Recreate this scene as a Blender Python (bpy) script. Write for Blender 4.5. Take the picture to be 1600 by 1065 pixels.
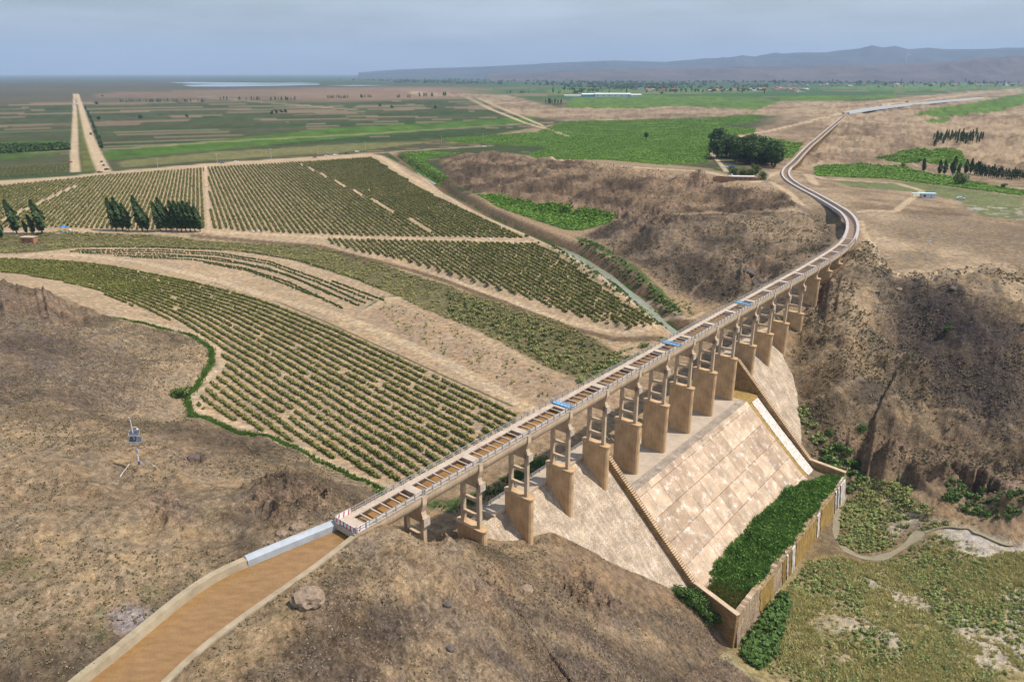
import bpy, math, random
import numpy as np
R = math.radians
for o in list(bpy.data.objects): bpy.data.objects.remove(o)
S = bpy.context.scene; COL = S.collection
random.seed(7); RNG = np.random.default_rng(7)
# ---------------------------------------------------------------- camera, sky, sun, exposure
F, HY, CX, CY, HC = 1150., 114., 800., 532.5, 73.
PIT = math.atan((CY-HY)/F)
cam = bpy.data.cameras.new('camera'); co = bpy.data.objects.new('camera', cam); COL.objects.link(co)
cam.sensor_width = 36; cam.lens = 36*F/1600; cam.clip_start = 1; cam.clip_end = 90000
co.location = (0, 0, HC); co.rotation_euler = (math.pi/2-PIT, 0, 0); S.camera = co
SUN_EL, SUN_AZ = R(56), R(97)          # azimuth clockwise from +Y (view direction): sun stands to the right, a little behind
W = bpy.data.worlds.new('World'); S.world = W; W.use_nodes = True
nt = W.node_tree; bg = nt.nodes['Background']
sky = nt.nodes.new('ShaderNodeTexSky'); sky.sky_type = 'NISHITA'; sky.sun_disc = False
sky.sun_elevation = SUN_EL; sky.sun_rotation = SUN_AZ; sky.air_density = 1.6; sky.dust_density = 2.2; sky.ozone_density = 2.0
tc = nt.nodes.new('ShaderNodeTexCoord'); mp = nt.nodes.new('ShaderNodeMapping'); mp.inputs['Scale'].default_value = (2.2, 2.2, 12)
nz = nt.nodes.new('ShaderNodeTexNoise'); nz.inputs['Scale'].default_value = 1.6; nz.inputs['Detail'].default_value = 6; nz.inputs['Roughness'].default_value = .55
rp = nt.nodes.new('ShaderNodeValToRGB'); rp.color_ramp.elements[0].position = .25; rp.color_ramp.elements[1].position = .85
mx = nt.nodes.new('ShaderNodeMix'); mx.data_type = 'RGBA'
mul = nt.nodes.new('ShaderNodeMath'); mul.operation = 'MULTIPLY'; mul.inputs[1].default_value = .8
L = nt.links.new
L(tc.outputs['Generated'], mp.inputs['Vector']); L(mp.outputs[0], nz.inputs['Vector']); L(nz.outputs['Fac'], rp.inputs[0]); L(rp.outputs[0], mul.inputs[0])
tint = nt.nodes.new('ShaderNodeMix'); tint.data_type = 'RGBA'; tint.blend_type = 'MULTIPLY'; tint.inputs[0].default_value = 1
tint.inputs[7].default_value = (.98, 1.10, 1.28, 1)
L(sky.outputs[0], tint.inputs[6]); L(tint.outputs[2], mx.inputs[6]); mx.inputs[7].default_value = (9.6, 10.6, 11.8, 1)
L(mul.outputs[0], mx.inputs[0]); L(mx.outputs[2], bg.inputs[0]); bg.inputs[1].default_value = .085
sl = bpy.data.lights.new('sun', 'SUN'); so = bpy.data.objects.new('sun', sl); COL.objects.link(so)
sl.energy = 5.0; sl.angle = R(.5); sl.color = (1, .92, .80)
so.rotation_euler = (math.pi/2-SUN_EL, 0, -SUN_AZ+math.pi)
S.view_settings.view_transform = 'Standard'; S.view_settings.look = 'None'; S.view_settings.exposure = .16; S.view_settings.gamma = 1
S.cycles.volume_step_rate = 1; S.cycles.max_bounces = 5; S.cycles.volume_bounces = 0

# ---------------------------------------------------------------- projection helpers (a pixel of the photograph -> a point of the place)
def ray(px, py):
    px, py = np.asarray(px, float), np.asarray(py, float)
    x = (px-CX)/F; y = -(py-CY)/F
    return x, math.cos(PIT)+y*math.sin(PIT), -math.sin(PIT)+y*math.cos(PIT)
def hit(px, py, z=0.):
    x, y, d = ray(px, py); t = (z-HC)/d
    return np.stack([x*t, y*t], -1)
AZ = R(39.4); U2 = np.array([math.sin(AZ), math.cos(AZ)]); V2 = np.array([math.cos(AZ), -math.sin(AZ)])
O2 = hit(662, 772.6, 0)
def W2(s, t): return O2 + np.outer(np.atleast_1d(s), U2) + np.outer(np.atleast_1d(t), V2)
def st(xy): d = np.asarray(xy)-O2; return d@U2, d@V2
SP = 15.7
# ---------------------------------------------------------------- noise
def _h(i, j, seed):
    n = (i.astype(np.int64)*374761393 + j.astype(np.int64)*668265263 + seed*1274126177) & 0xffffffff
    n = ((n ^ (n >> 13))*1274126177) & 0xffffffff
    return ((n ^ (n >> 16)) & 0xffff)/65535.
def vn(x, y, seed=0):
    i = np.floor(x); j = np.floor(y); fx = x-i; fy = y-j
    fx = fx*fx*(3-2*fx); fy = fy*fy*(3-2*fy)
    a = _h(i, j, seed); b = _h(i+1, j, seed); c = _h(i, j+1, seed); d = _h(i+1, j+1, seed)
    return (a+(b-a)*fx)*(1-fy)+(c+(d-c)*fx)*fy
def fbm(x, y, sc, octs=4, seed=0, rid=False, gain=.5):
    r = 0; a = 1; t = 0
    for k in range(octs):
        n = vn(x/sc+17.3*k, y/sc-9.1*k, seed+k)
        if rid: n = 1-np.abs(2*n-1)
        r = r+a*n; t += a; a *= gain; sc *= .47
    return r/t
def sst(a, b, x): t = np.clip((x-a)/(b-a), 0, 1); return t*t*(3-2*t)
def polydist(x, y, P, closed=False):
    d = np.full(x.shape, 1e12)
    n = len(P)
    for k in range(n if closed else n-1):
        a = P[k]; b = P[(k+1) % n]; e = b-a; L2 = e@e+1e-9
        u = np.clip(((x-a[0])*e[0]+(y-a[1])*e[1])/L2, 0, 1)
        d = np.minimum(d, (x-a[0]-u*e[0])**2+(y-a[1]-u*e[1])**2)
    return np.sqrt(d)
def inside(x, y, P):
    r = np.zeros(x.shape, bool); n = len(P)
    for k in range(n):
        a = P[k]; b = P[(k+1) % n]
        if a[1] == b[1]: continue
        c = ((a[1] > y) != (b[1] > y)) & (x < (b[0]-a[0])*(y-a[1])/(b[1]-a[1])+a[0])
        r ^= c
    return r
def bbox_apply(x, y, P, pad, fn, out):
    P = np.asarray(P); m = (x > P[:, 0].min()-pad) & (x < P[:, 0].max()+pad) & (y > P[:, 1].min()-pad) & (y < P[:, 1].max()+pad)
    if m.any(): out[m] = fn(x[m], y[m])
    return out
def softpoly(x, y, P, w):     # 1 inside, fading over w metres across the edge
    P = np.asarray(P)
    def fn(a, b):
        d = polydist(a, b, P, True); s = np.where(inside(a, b, P), d, -d)
        return sst(-w, w, s)
    return bbox_apply(x, y, P, w*2, fn, np.zeros(x.shape))
def softline(x, y, P, w, soft):
    P = np.asarray(P)
    return bbox_apply(x, y, P, w+soft+1, lambda a, b: 1-sst(w/2-soft/2, w/2+soft/2, polydist(a, b, P)), np.zeros(x.shape))
# ---------------------------------------------------------------- terrain: heights at surveyed points, interpolated
CP = '''600 842 -1;560 838 -.6;520 872 -.6;480 900 -.6;420 940 -.6;350 995 -.6;270 1062 -.6;690 862 -11;655 850 -8;760 858 -19;832 850 -28;700 900 -8;640 880 -3
450 960 -1.5;600 950 -4;750 900 -14;800 880 -19;850 950 -22;750 1000 -14;680 950 -8;950 960 -36;1000 1000 -41;1000 1065 -38;900 1065 -28;700 1065 -12;500 1065 -4
400 1065 -1.5;1100 1065 -52;1100 985 -55;1060 960 -50;820 1000 -21;1130 1012 -58.5;1230 1062 -59;1400 1000 -59;1600 1065 -60;1600 950 -59.5;1500 900 -59;1400 845 -59.5;1300 860 -59.3;1320 800 -58.8
1400 765 -58;1500 790 -57.5;1600 835 -58;1340 745 -57;1335 690 -46;1400 702 -44;1480 730 -45;1600 788 -48;1390 738 -57;1480 768 -57;1600 815 -57.5;1300 720 -52;1290 640 -40;1268 600 -35;1245 545 -28
1255 524 -24.5;1282 482 -16.8;1303 450 -11.6;1322 418 -7;1345 400 -4;1350 455 -9;1400 450 -8;1400 500 -17;1400 560 -27;1400 620 -36;1500 500 -14;1600 480 -8;1600 560 -22;1600 650 -35;1500 620 -34;1320 560 -25;1330 500 -17
1400 660 -40;1500 680 -41;1600 730 -44;1500 430 -5;1600 430 -4;1600 390 -3;1450 380 -3.5;1400 340 -2.5;1350 330 -1.5;1500 330 -3;1440 400 -5
1290 372 -9;1300 350 -8;1250 340 -5;1240 305 -1.2;1275 320 -2;1300 330 -3;1345 375 -2;1345 345 -1;1310 308 -1;1270 288 -1;1240 272 -1.2;1220 285 -1;1250 310 -1.5
1262 262 -8;1285 238 -12;1300 215 -9;1310 195 -4;1330 182 -1;1245 240 -7;1265 215 -8;1290 197 -5;1300 183 -2;1400 270 -10;1400 250 -10;1500 270 -10;1600 290 -10;1600 320 -6;1450 303 -4.5;1500 312 -4.5;1330 262 -9
1200 240 -8;1150 230 -11;1120 262 -4;1150 280 -1.5;1180 290 -1.2;1100 265 -4;1050 262 -5;950 258 -7;860 252 -10;760 240 -13;700 244 -16;900 270 -7;1000 275 -4.5;1100 285 -3;1200 305 -2.5;1240 318 -3
700 292 -21;740 300 -20.5;800 318 -19.5;880 338 -18.5;960 342 -16;1020 332 -12;1100 332 -9;1180 328 -6;925 372 -20;1000 355 -9;1100 350 -7;1200 355 -6;1040 400 -14;1100 450 -21;1110 478 -25;1150 435 -15;1200 400 -9;1250 390 -7;1180 462 -18;1140 480 -23;1220 430 -12;960 360 -15;1000 400 -18;1060 440 -20
800 300 -13;900 305 -12;1000 300 -8;1100 300 -6;820 280 -11;750 270 -14
700 480 -24.5;860 560 -24.5;960 590 -25;500 415 -24;300 385 -23.5;100 385 -23;0 390 -23;700 560 -23.5;800 610 -23.8;600 500 -23
300 470 -23;500 520 -23;600 600 -23.3;700 640 -23.5;500 620 -23.5;400 560 -23;600 700 -23.8;440 650 -23.5;200 440 -22.5;60 415 -22.5;780 640 -24;620 755 -24
900 620 -25;1000 560 -26;1050 530 -26.5;1090 515 -26
320 362 -20;100 362 -19.5;0 362 -19.5;500 370 -20.5;700 374 -20.5;835 378 -20.5;600 400 -21;800 470 -21;900 500 -21.5;1030 515 -22.5;900 420 -21;960 460 -21.5;650 340 -20.5;500 300 -20;300 300 -20;100 300 -20;0 300 -20
560 243 -20;300 258 -20;100 275 -20;0 285 -20;640 270 -20.5;720 320 -20.5;700 225 -19;850 215 -17;800 190 -17;1000 220 -15;1000 195 -15;1100 215 -13;1150 195 -12;900 200 -16;900 235 -15;1050 240 -12
200 200 -20;400 200 -20;0 200 -20;600 200 -20;400 170 -20;100 170 -20;0 150 -20;300 150 -20;600 150 -19;800 150 -17;950 155 -16;1100 165 -12;1200 175 -6;1150 150 -12;1300 160 -4;1400 165 -2;1500 155 0;1600 150 0;1400 190 -5;1500 200 -7;1600 200 -7;1450 220 -8;1600 240 -9;1350 215 -6;1400 235 -8;1600 165 -4;1250 190 -6;1200 205 -9
0 446 -9;60 462 -9;150 492 -16;120 560 -12;200 560 -18;250 522 -20.5;0 560 -5;0 640 -6;300 535 -22;325 562 -23;300 600 -22.5;250 600 -20;100 640 -11;200 640 -18;288 625 -23;270 650 -21;310 655 -22.5
219 729 -5;100 700 -4;200 690 -10;300 700 -12;400 700 -19;430 690 -23.5;520 738 -24;600 772 -24;370 668 -23;0 720 -2;100 780 -1.5;300 770 -4;380 760 -8;450 770 -6;500 798 -3;540 802 -4;470 740 -14;550 775 -15;580 795 -12
530 812 -.7;460 840 -.8;385 872 -.6;300 930 -.6;200 1005 -.6;130 1060 -.6;200 800 -2;100 850 -.8;0 800 -1;0 900 -.5;100 940 -.7;200 950 -.9;0 1065 -.3;300 850 -1.4;400 820 -2.4;300 900 -.9'''
cpx = np.array([[float(v) for v in q.split()] for ln in CP.split('\n') for q in ln.split(';')])
C3 = [(*hit(a, b, c), c) for a, b, c in cpx]
def stz(s, t, z): C3.append((*W2(s, t)[0], z))
# points fixed in the bridge frame: under the flume, dam wings, pool, and outside the frame
for a in [(-8,-3,-4),(-8,-8,-4),(0,-3,-11),(0,-10,-14),(8,-10,-20),(16,-3,-19),(16,-12,-24),(30,-14,-25),(60,-16,-25.5),(90,-18,-26),(120,-18,-27),(145,-16,-28.5),(160,-14,-26),(180,-10,-22),(196,-6,-21),(190,-14,-18),(204,-8,-17),(210,1,-23),(220,-3,-14.5),(236,-3,-9),
          (-8,2,-2.5),(8,2,-13),(0,6,-7),(24,1,-24),(38.5,1,-28.2),(49,10.5,-37.7),(56,16,-43),(62,21.7,-48.7),(66,30,-54),(62,37,-57.5),
          (186.6,2,-28.8),(184,7,-33.6),(178,11,-38.5),(172,14.4,-41.6),(163,19,-46),(154,22.5,-49.5),(156,30,-53),(158,38,-56),
          (60,5,-38),(80,5,-38),(110,5,-38),(140,5,-38),(165,5,-37),(80,15,-46),(110,15,-46),(140,15,-46),(160,12,-44),(75,30,-55),(110,30,-55),(145,30,-55),(70,42,-59.3),(100,42,-59.5),(130,42,-59.5),(150,44,-59)]: stz(*a)
for a in [(0,5,-2),(-60,20,0),(60,20,-40),(-150,60,0),(-150,120,-1),(-220,200,-4),(-300,300,-12),(-420,420,-19),(120,60,-60),(200,120,-60),(260,160,-50),(300,230,-30),(360,300,-6),(420,420,-3),(600,700,-8),(900,1000,-5),(-600,700,-20),(-1000,1200,-20),(1200,1500,-3)]: C3.append(a)
for th in range(-60, 61, 12):
    for r in (4500, 9000, 30000): C3.append((r*math.sin(R(th)), r*math.cos(R(th)), -18 if r < 9000 or th < 0 else -16))
C3 = np.array(C3)
_d = np.hypot(C3[:, None, 0]-C3[None, :, 0], C3[:, None, 1]-C3[None, :, 1])
keep = [i for i in range(len(C3)) if not (_d[i, :i] < .8).any()]; C3 = C3[keep]
def uv(x, y): r = np.hypot(x, y)+1; return np.arctan2(x, y), np.log(r)
_cu, _cv = uv(C3[:, 0], C3[:, 1]); n = len(C3)
K = np.hypot(_cu[:, None]-_cu, _cv[:, None]-_cv); A = np.zeros((n+1, n+1)); A[:n, :n] = -K+np.eye(n)*-0.0008; A[n, :n] = A[:n, n] = 1
wts = np.linalg.solve(A, np.r_[C3[:, 2], 0])
def H0(x, y):
    x = np.asarray(x, float); y = np.asarray(y, float); sh = x.shape; x = x.ravel(); y = y.ravel()
    u, v = uv(x, y); u = u.astype(np.float32); v = v.astype(np.float32); r = np.empty(x.size)
    cu, cv, w = _cu.astype(np.float32), _cv.astype(np.float32), wts[:n].astype(np.float32)
    for k in range(0, x.size, 40000):
        e = slice(k, k+40000)
        r[e] = -np.sqrt((u[e, None]-cu)**2+(v[e, None]-cv)**2)@w+wts[n]
    return r.reshape(sh)
def G(P, z=None):            # pixels -> world xy on the terrain (or on the level z)
    P = np.atleast_2d(np.array(P, float))
    if z is not None: return hit(P[:, 0], P[:, 1], z)
    x, y, d = ray(P[:, 0], P[:, 1]); T = np.geomspace(60, 40000, 420)
    xx = x[:, None]*T; yy = y[:, None]*T; zz = HC+d[:, None]*T
    below = zz < H0(xx, yy); k = np.argmax(below, 1); k = np.where(below.any(1), np.maximum(k, 1), len(T)-1)
    lo = T[k-1]; hi = T[k]
    for _ in range(12):
        m = (lo+hi)/2; b = HC+d*m < H0(x*m, y*m); hi = np.where(b, m, hi); lo = np.where(b, lo, m)
    return np.stack([x*hi, y*hi], -1)
def pl(s): return [tuple(float(v) for v in q.split()) for q in s.replace('\n', ';').split(';') if q.strip()]
def dens(P, closed=False, step=25):      # densify a pixel polyline before projecting
    P = np.array(P); Q = []
    n = len(P)
    for k in range(n if closed else n-1):
        a, b = P[k], P[(k+1) % n]; m = max(1, int(np.hypot(*(b-a))/step))
        Q += [a+(b-a)*i/m for i in range(m)]
    if not closed: Q.append(P[-1])
    return np.array(Q)
def GP(s, z=None): return G(dens(pl(s), True, 40), z)
def GL(s, z=None): return G(dens(pl(s), False, 30), z)
def smooth(P, it=2):
    P = np.array(P)
    for _ in range(it):
        Q = [P[0]]
        for a, b in zip(P, P[1:]): Q += [a*.75+b*.25, a*.25+b*.75]
        Q.append(P[-1]); P = np.array(Q)
    return P
# ---- surveyed outlines
CAN_L = smooth(hit(*np.array(pl('526 829;388 886;340 908;290 942;245 980;190 1026;140 1065;70 1125;0 1190')).T, -1.6))
CAN_R = smooth(hit(*np.array(pl('557 838;500 884;440 926;395 957;350 990;310 1021;262 1065;205 1125;150 1190')).T, -1.6))
CANAL = np.vstack([CAN_L, CAN_R[::-1]])
TRENCH = GL('618 246;640 262;680 288;730 322;790 352;850 378;900 404;950 433;1000 466;1045 496;1080 516', -24)
GULLY = GL('0 388;100 380;300 380;420 390;500 402;600 437;700 474;800 516;900 552;980 575', -24)
VF = GP('-140 410;0 404;130 407;270 431;400 461;500 504;600 548;700 595;806 642;806 655;625 757;590 742;520 712;450 686;395 668;335 648;308 632;322 606;355 575;343 542;300 517;180 487;90 456;30 440;0 436;-140 440', -23)
V1 = GP('-140 306;0 291;110 280;165 274;318 263;322 357;-140 358', -20)
V3 = GP('325 262;580 247;640 283;700 315;760 344;826 371;560 368;331 358', -20.3)
VT = GP('508 374;840 382;895 415;955 460;1028 506;986 510;932 502;860 480;818 464;745 440;686 422;635 408;593 399;561 393;512 379', -21)
HILLS = {'hl': GP('-200 450;0 446;60 453;120 473;180 498;250 518;300 528;328 547;326 575;300 598;286 618;290 640;360 668;430 690;500 724;560 754;600 774;560 800;528 812;388 868;120 1060;-60 1180;-500 1100;-400 700'),
 'hf': np.vstack([CAN_R[:-4]+0, G(pl('300 1180;900 1200;1300 1110;1228 1064;1170 1035;1128 1008;1095 975')), W2([62, 56, 49, 38.5, 24, 10, -10], [21.7, 16, 10.5, 1, 0, 0, 2])]),
 'hr': np.vstack([W2([300, 236, 204, 190, 178, 172, 163, 154, 158], [-4, -2, -2, 3, 11, 14.4, 19, 22.5, 38]), G(pl('1340 745;1390 740;1480 768;1600 815;1750 850;1800 600;1750 440;1600 420;1500 420;1400 430'))]),
 'ha': GP('690 246;760 239;860 249;960 262;1100 276;1220 300;1250 325;1180 332;1050 333;960 345;870 332;800 318;740 300;700 286;690 262'),
 'hb': GP('915 367;960 346;1010 336;1100 336;1200 332;1285 340;1300 365;1296 395;1180 468;1120 475;1060 462;1010 425;950 393'),
 'hm': GP('1225 255;1300 180;1330 182;1530 158;1600 185;1600 250;1500 235;1430 228;1360 248;1290 262;1240 262')}
WL = np.array([(15, -8), (24, -2), (38.5, 1), (49, 10.5), (62, 21.7), (66, 26)], float)
WR = np.array([(198, -8), (192, -2), (186.6, 2), (184, 7), (172, 14.4), (154, 22.5), (151, 26)], float)
def rough(x, y):
    a = np.full(np.shape(x), .05)
    for k, A_, w in (('hl', 2.6, 8), ('hf', 2.7, 5), ('hr', 3.9, 9), ('ha', 4.6, 12), ('hb', 4.0, 10), ('hm', 5.0, 40)):
        a = np.maximum(a, A_*softpoly(x, y, HILLS[k], w))
    r = np.hypot(x, y); az = np.arctan2(x, y)
    a = np.maximum(a, 5*sst(.33, .42, az)*sst(650, 900, r)*(1-sst(2200, 2600, r)))
    a = np.maximum(a, 3.*sst(.02, .1, az)*sst(1400, 1700, r)*(1-sst(2000, 2300, r)))
    return a
OUT = [GP(q) for q in ('390 765;430 745;520 775;545 800;500 812;440 830;390 800', '0 448;90 466;150 490;120 512;0 500', '270 700;320 705;345 722;300 725', '700 905;800 890;850 930;760 940', '860 885;920 905;990 960;930 960;860 930', '1150 420;1190 405;1225 425;1215 445;1165 440', '1286 430;1312 445;1312 490;1290 505;1262 470', '1290 685;1400 688;1480 712;1600 775;1600 820;1480 772;1390 742;1330 750', '230 770;300 790;290 820;220 810', '1060 330;900 315;840 330;960 345', '1080 270;1110 280;1105 300;1070 295', '985 345;1050 340;1060 355;990 362', '470 925;500 925;505 955;465 955')]
def H(x, y, fine=True):
    x = np.asarray(x, float); y = np.asarray(y, float); h = H0(x, y); r = np.hypot(x, y)
    # terraces, gully and ditches
    dt = bbox_apply(x, y, TRENCH, 14, lambda a, b: polydist(a, b, TRENCH), np.full(x.shape, 99.))
    h = h - 4.2*(1-sst(1.2, 7.5, dt)) + .8*np.exp(-((dt-10)/2.)**2)
    dg = bbox_apply(x, y, GULLY, 24, lambda a, b: polydist(a, b, GULLY), np.full(x.shape, 99.))
    h = h - .9*(1-sst(6, 12, dg))
    m = softpoly(x, y, VT, 1.5); h = h+m*(np.maximum(h, -20.9)-h)
    s_, t_ = (x-O2[0])*U2[0]+(y-O2[1])*U2[1], (x-O2[0])*V2[0]+(y-O2[1])*V2[1]
    flat = 1-sst(2, 9, bbox_apply(x, y, CANAL, 12, lambda a, b: np.where(inside(a, b, CANAL), 0, polydist(a, b, CANAL, True)), np.full(x.shape, 99.)))
    # keep the ground below the dam body and inside the canal
    body = sst(-11, -9.5, t_)*(1-sst(36, 37, t_))
    plane = np.where(t_ < -6, -22.6, np.where(t_ < 27, -27.5-np.minimum(t_, 24.5), -55))
    ind = (s_ > 24) & (s_ < 68) & (t_ > -9) & (t_ < 22)
    nz = 0
    if fine:
        a = rough(x, y)*(1-.92*flat)
        near = ((s_ > 5) & (s_ < 200) & (t_ > -14) & (t_ < 38)); a = np.where(near, a*.45, a)
        big = fbm(x, y, 26, 3, 3, True)-.55
        gul = fbm(x*.8+y*.35, y*.8-x*.35, 11, 4, 11, True)-.55
        det = fbm(x, y, 3.2, 4, 21)-.5
        wx_ = x+9*(fbm(x, y, 25, 2, 71)-.5); wy_ = y+9*(fbm(x, y, 25, 2, 72)-.5); gu2 = fbm(wx_*.5+wy_, wy_*.5-wx_, 15, 4, 73, True)-.55
        ter = np.sin((h+2.5*fbm(x, y, 14, 3, 74))*4.2)*.5
        nz = a*(1.4*big*np.minimum(1, r/250+.4)+.9*gul+.9*gu2+.55*det+.085*ter*(a > .5))
        om = np.zeros(x.shape)
        for q in OUT: om = np.maximum(om, softpoly(x, y, q, 4))
        rs = np.clip(r/160, 1, 2.2); nz = nz+om*(6.0*rs*(fbm(x/rs, y/rs, 6.5, 5, 61, True, .55)**2-.42)+.6*np.round(2*fbm(x, y, 9, 3, 63))/2)
        nz = nz+np.where(a > 3, a*2.2*(fbm(x, y, 120, 3, 31)-.5), 0)
        # the eroded cliff above the valley floor
        clf = sst(-58.3, -56, h)*(1-sst(-49, -44.5, h))*np.where((s_ > 150) & (t_ > 25), 1, 0)
        nz = nz+clf*(4.5*(fbm(x, y, 8, 4, 41, True)-.5))
        hh_ = h+nz; cm = (s_ > 158) & (t_ > 30) & (r < 420); f_ = np.clip((hh_+57.5)/11.5, 0, 1); hs = -57.5+11.5*(.12*f_+.88*sst(.30, .52, f_)); w_ = np.where(cm, sst(158, 175, s_)*sst(30, 40, t_), 0)*((hh_ > -57.5) & (hh_ < -46)); nz = nz+(hs-hh_)*w_
        nz = nz+np.where(r > 300, 0, .10*(fbm(x, y, 1.1, 3, 51)-.5))
    h = h+nz
    # where the hillsides meet the stone wings of the dam
    for line, sg in ((WL, 1), (WR, -1)):
        bs = np.interp(t_, line[:, 1], line[:, 0]); d = (s_-bs)*sg
        inb = (t_ > -8) & (t_ < 25) & (d < 12) & ((s_ < 110) if sg > 0 else (s_ > 110))
        pz = -27-t_
        lo = np.where(d > 0, h, np.maximum(h, pz+np.minimum(-d*.25, .8)))
        w = 1-sst(3, 12, -d)
        h = np.where(inb & (d <= 0), h+(lo-h)*w, h)
        inw = (t_ > -8) & (t_ < 26) & (d > 0) & ((s_ < 69) if sg > 0 else (s_ > 151))
        h = np.where(inw, np.minimum(h, pz+.35-np.minimum(d, 8)*.8), h)
    cut = (s_ > 69) & (s_ < 150.5) & (t_ > -5) & (t_ < 36.8)
    h = np.where(cut, np.minimum(h, np.where(t_ < 6, -34, np.where(t_ < 28, -33.5-(t_-6), -55.5))), h)
    h = h*(1-flat)+np.where(flat > 0, np.minimum(np.maximum(h, -.7), -.35), 0)*flat
    ins = bbox_apply(x, y, CANAL, 2, lambda a, b: inside(a, b, CANAL) | (polydist(a, b, CANAL, True) < .75), np.zeros(x.shape, bool)).astype(bool)
    h = np.where(ins, -4., h)
    return h
def Hz(p): return float(H(np.array([p[0]]), np.array([p[1]]))[0])
# ---------------------------------------------------------------- materials
def nodes(name):
    m = bpy.data.materials.new(name); m.use_nodes = True; t = m.node_tree; b = t.nodes['Principled BSDF']
    b.inputs['Roughness'].default_value = .9; b.inputs['Specular IOR Level'].default_value = .25
    return m, t, b
def N(t, kind, **kw):
    n = t.nodes.new('ShaderNode'+kind)
    for k, v in kw.items():
        if k.startswith('i_'): n.inputs[k[2:].replace('_', ' ')].default_value = v
        else: setattr(n, k, v)
    return n
def mat(name, col, col2=None, scale=1., rough=.9, bump=0., bscale=None, streak=None, metal=0, spec=.25, detail=5, ramp=(.3, .7)):
    m, t, b = nodes(name); l = t.links.new
    b.inputs['Roughness'].default_value = rough; b.inputs['Metallic'].default_value = metal; b.inputs['Specular IOR Level'].default_value = spec
    tc = N(t, 'TexCoord'); mp = N(t, 'Mapping'); l(tc.outputs['Object'], mp.inputs[0])
    if streak: mp.inputs['Scale'].default_value = streak
    nz = N(t, 'TexNoise', i_Scale=scale, i_Detail=detail, i_Roughness=.6); l(mp.outputs[0], nz.inputs['Vector'])
    rp = N(t, 'ValToRGB'); rp.color_ramp.elements[0].position, rp.color_ramp.elements[1].position = ramp
    c2 = col2 or tuple(c*.7 for c in col)
    rp.color_ramp.elements[0].color = (*c2, 1); rp.color_ramp.elements[1].color = (*col, 1)
    l(nz.outputs['Fac'], rp.inputs[0]); l(rp.outputs[0], b.inputs['Base Color'])
    if bump:
        n2 = N(t, 'TexNoise', i_Scale=bscale or scale*4, i_Detail=4); l(tc.outputs['Object'], n2.inputs['Vector'])
        bp = N(t, 'Bump', i_Strength=bump, i_Distance=.1); l(n2.outputs['Fac'], bp.inputs['Height']); l(bp.outputs[0], b.inputs['Normal'])
    return m
def mesh(name, verts, faces, m=None, parent=None, label=None, cat=None, group=None, kind=None, smooth=False, loc=None, rz=0, attr=None, local=False):
    me = bpy.data.meshes.new(name)
    v = np.asarray(verts, float)
    if isinstance(faces, np.ndarray):
        k = faces.shape[1]; nf = len(faces)
        me.vertices.add(len(v)); me.vertices.foreach_set('co', v.astype(np.float32).ravel())
        me.loops.add(nf*k); me.loops.foreach_set('vertex_index', faces.astype(np.int32).ravel())
        me.polygons.add(nf); me.polygons.foreach_set('loop_start', np.arange(0, nf*k, k, dtype=np.int32)); me.polygons.foreach_set('loop_total', np.full(nf, k, np.int32))
        me.update(calc_edges=True); me.validate()
    else:
        me.from_pydata([tuple(q) for q in v], [], [tuple(f) for f in faces]); me.update()
    if attr is not None:
        a = me.color_attributes.new('Col', 'FLOAT_COLOR', 'POINT'); a.data.foreach_set('color', attr.astype(np.float32).ravel())
    me.polygons.foreach_set('use_smooth', np.full(len(me.polygons), smooth))
    o = bpy.data.objects.new(name, me); COL.objects.link(o)
    if m: me.materials.append(m)
    if parent: o.parent = parent
    if loc is not None: o.location = loc
    o.rotation_euler.z = rz
    return tag(o, label, cat, group, kind)
def tag(o, label=None, cat=None, group=None, kind=None):
    if label: o['label'] = label
    if cat: o['category'] = cat
    if group: o['group'] = group
    if kind: o['kind'] = kind
    return o
def empty(name, loc, rz=0, label=None, cat=None, group=None):
    o = bpy.data.objects.new(name, None); COL.objects.link(o); o.location = loc; o.rotation_euler.z = rz; o.empty_display_size = .5
    return tag(o, label, cat, group)
def copytree(o, parent=None):
    c = o.copy(); COL.objects.link(c); c.parent = parent
    for ch in list(o.children): copytree(ch, c)
    return c
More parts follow.
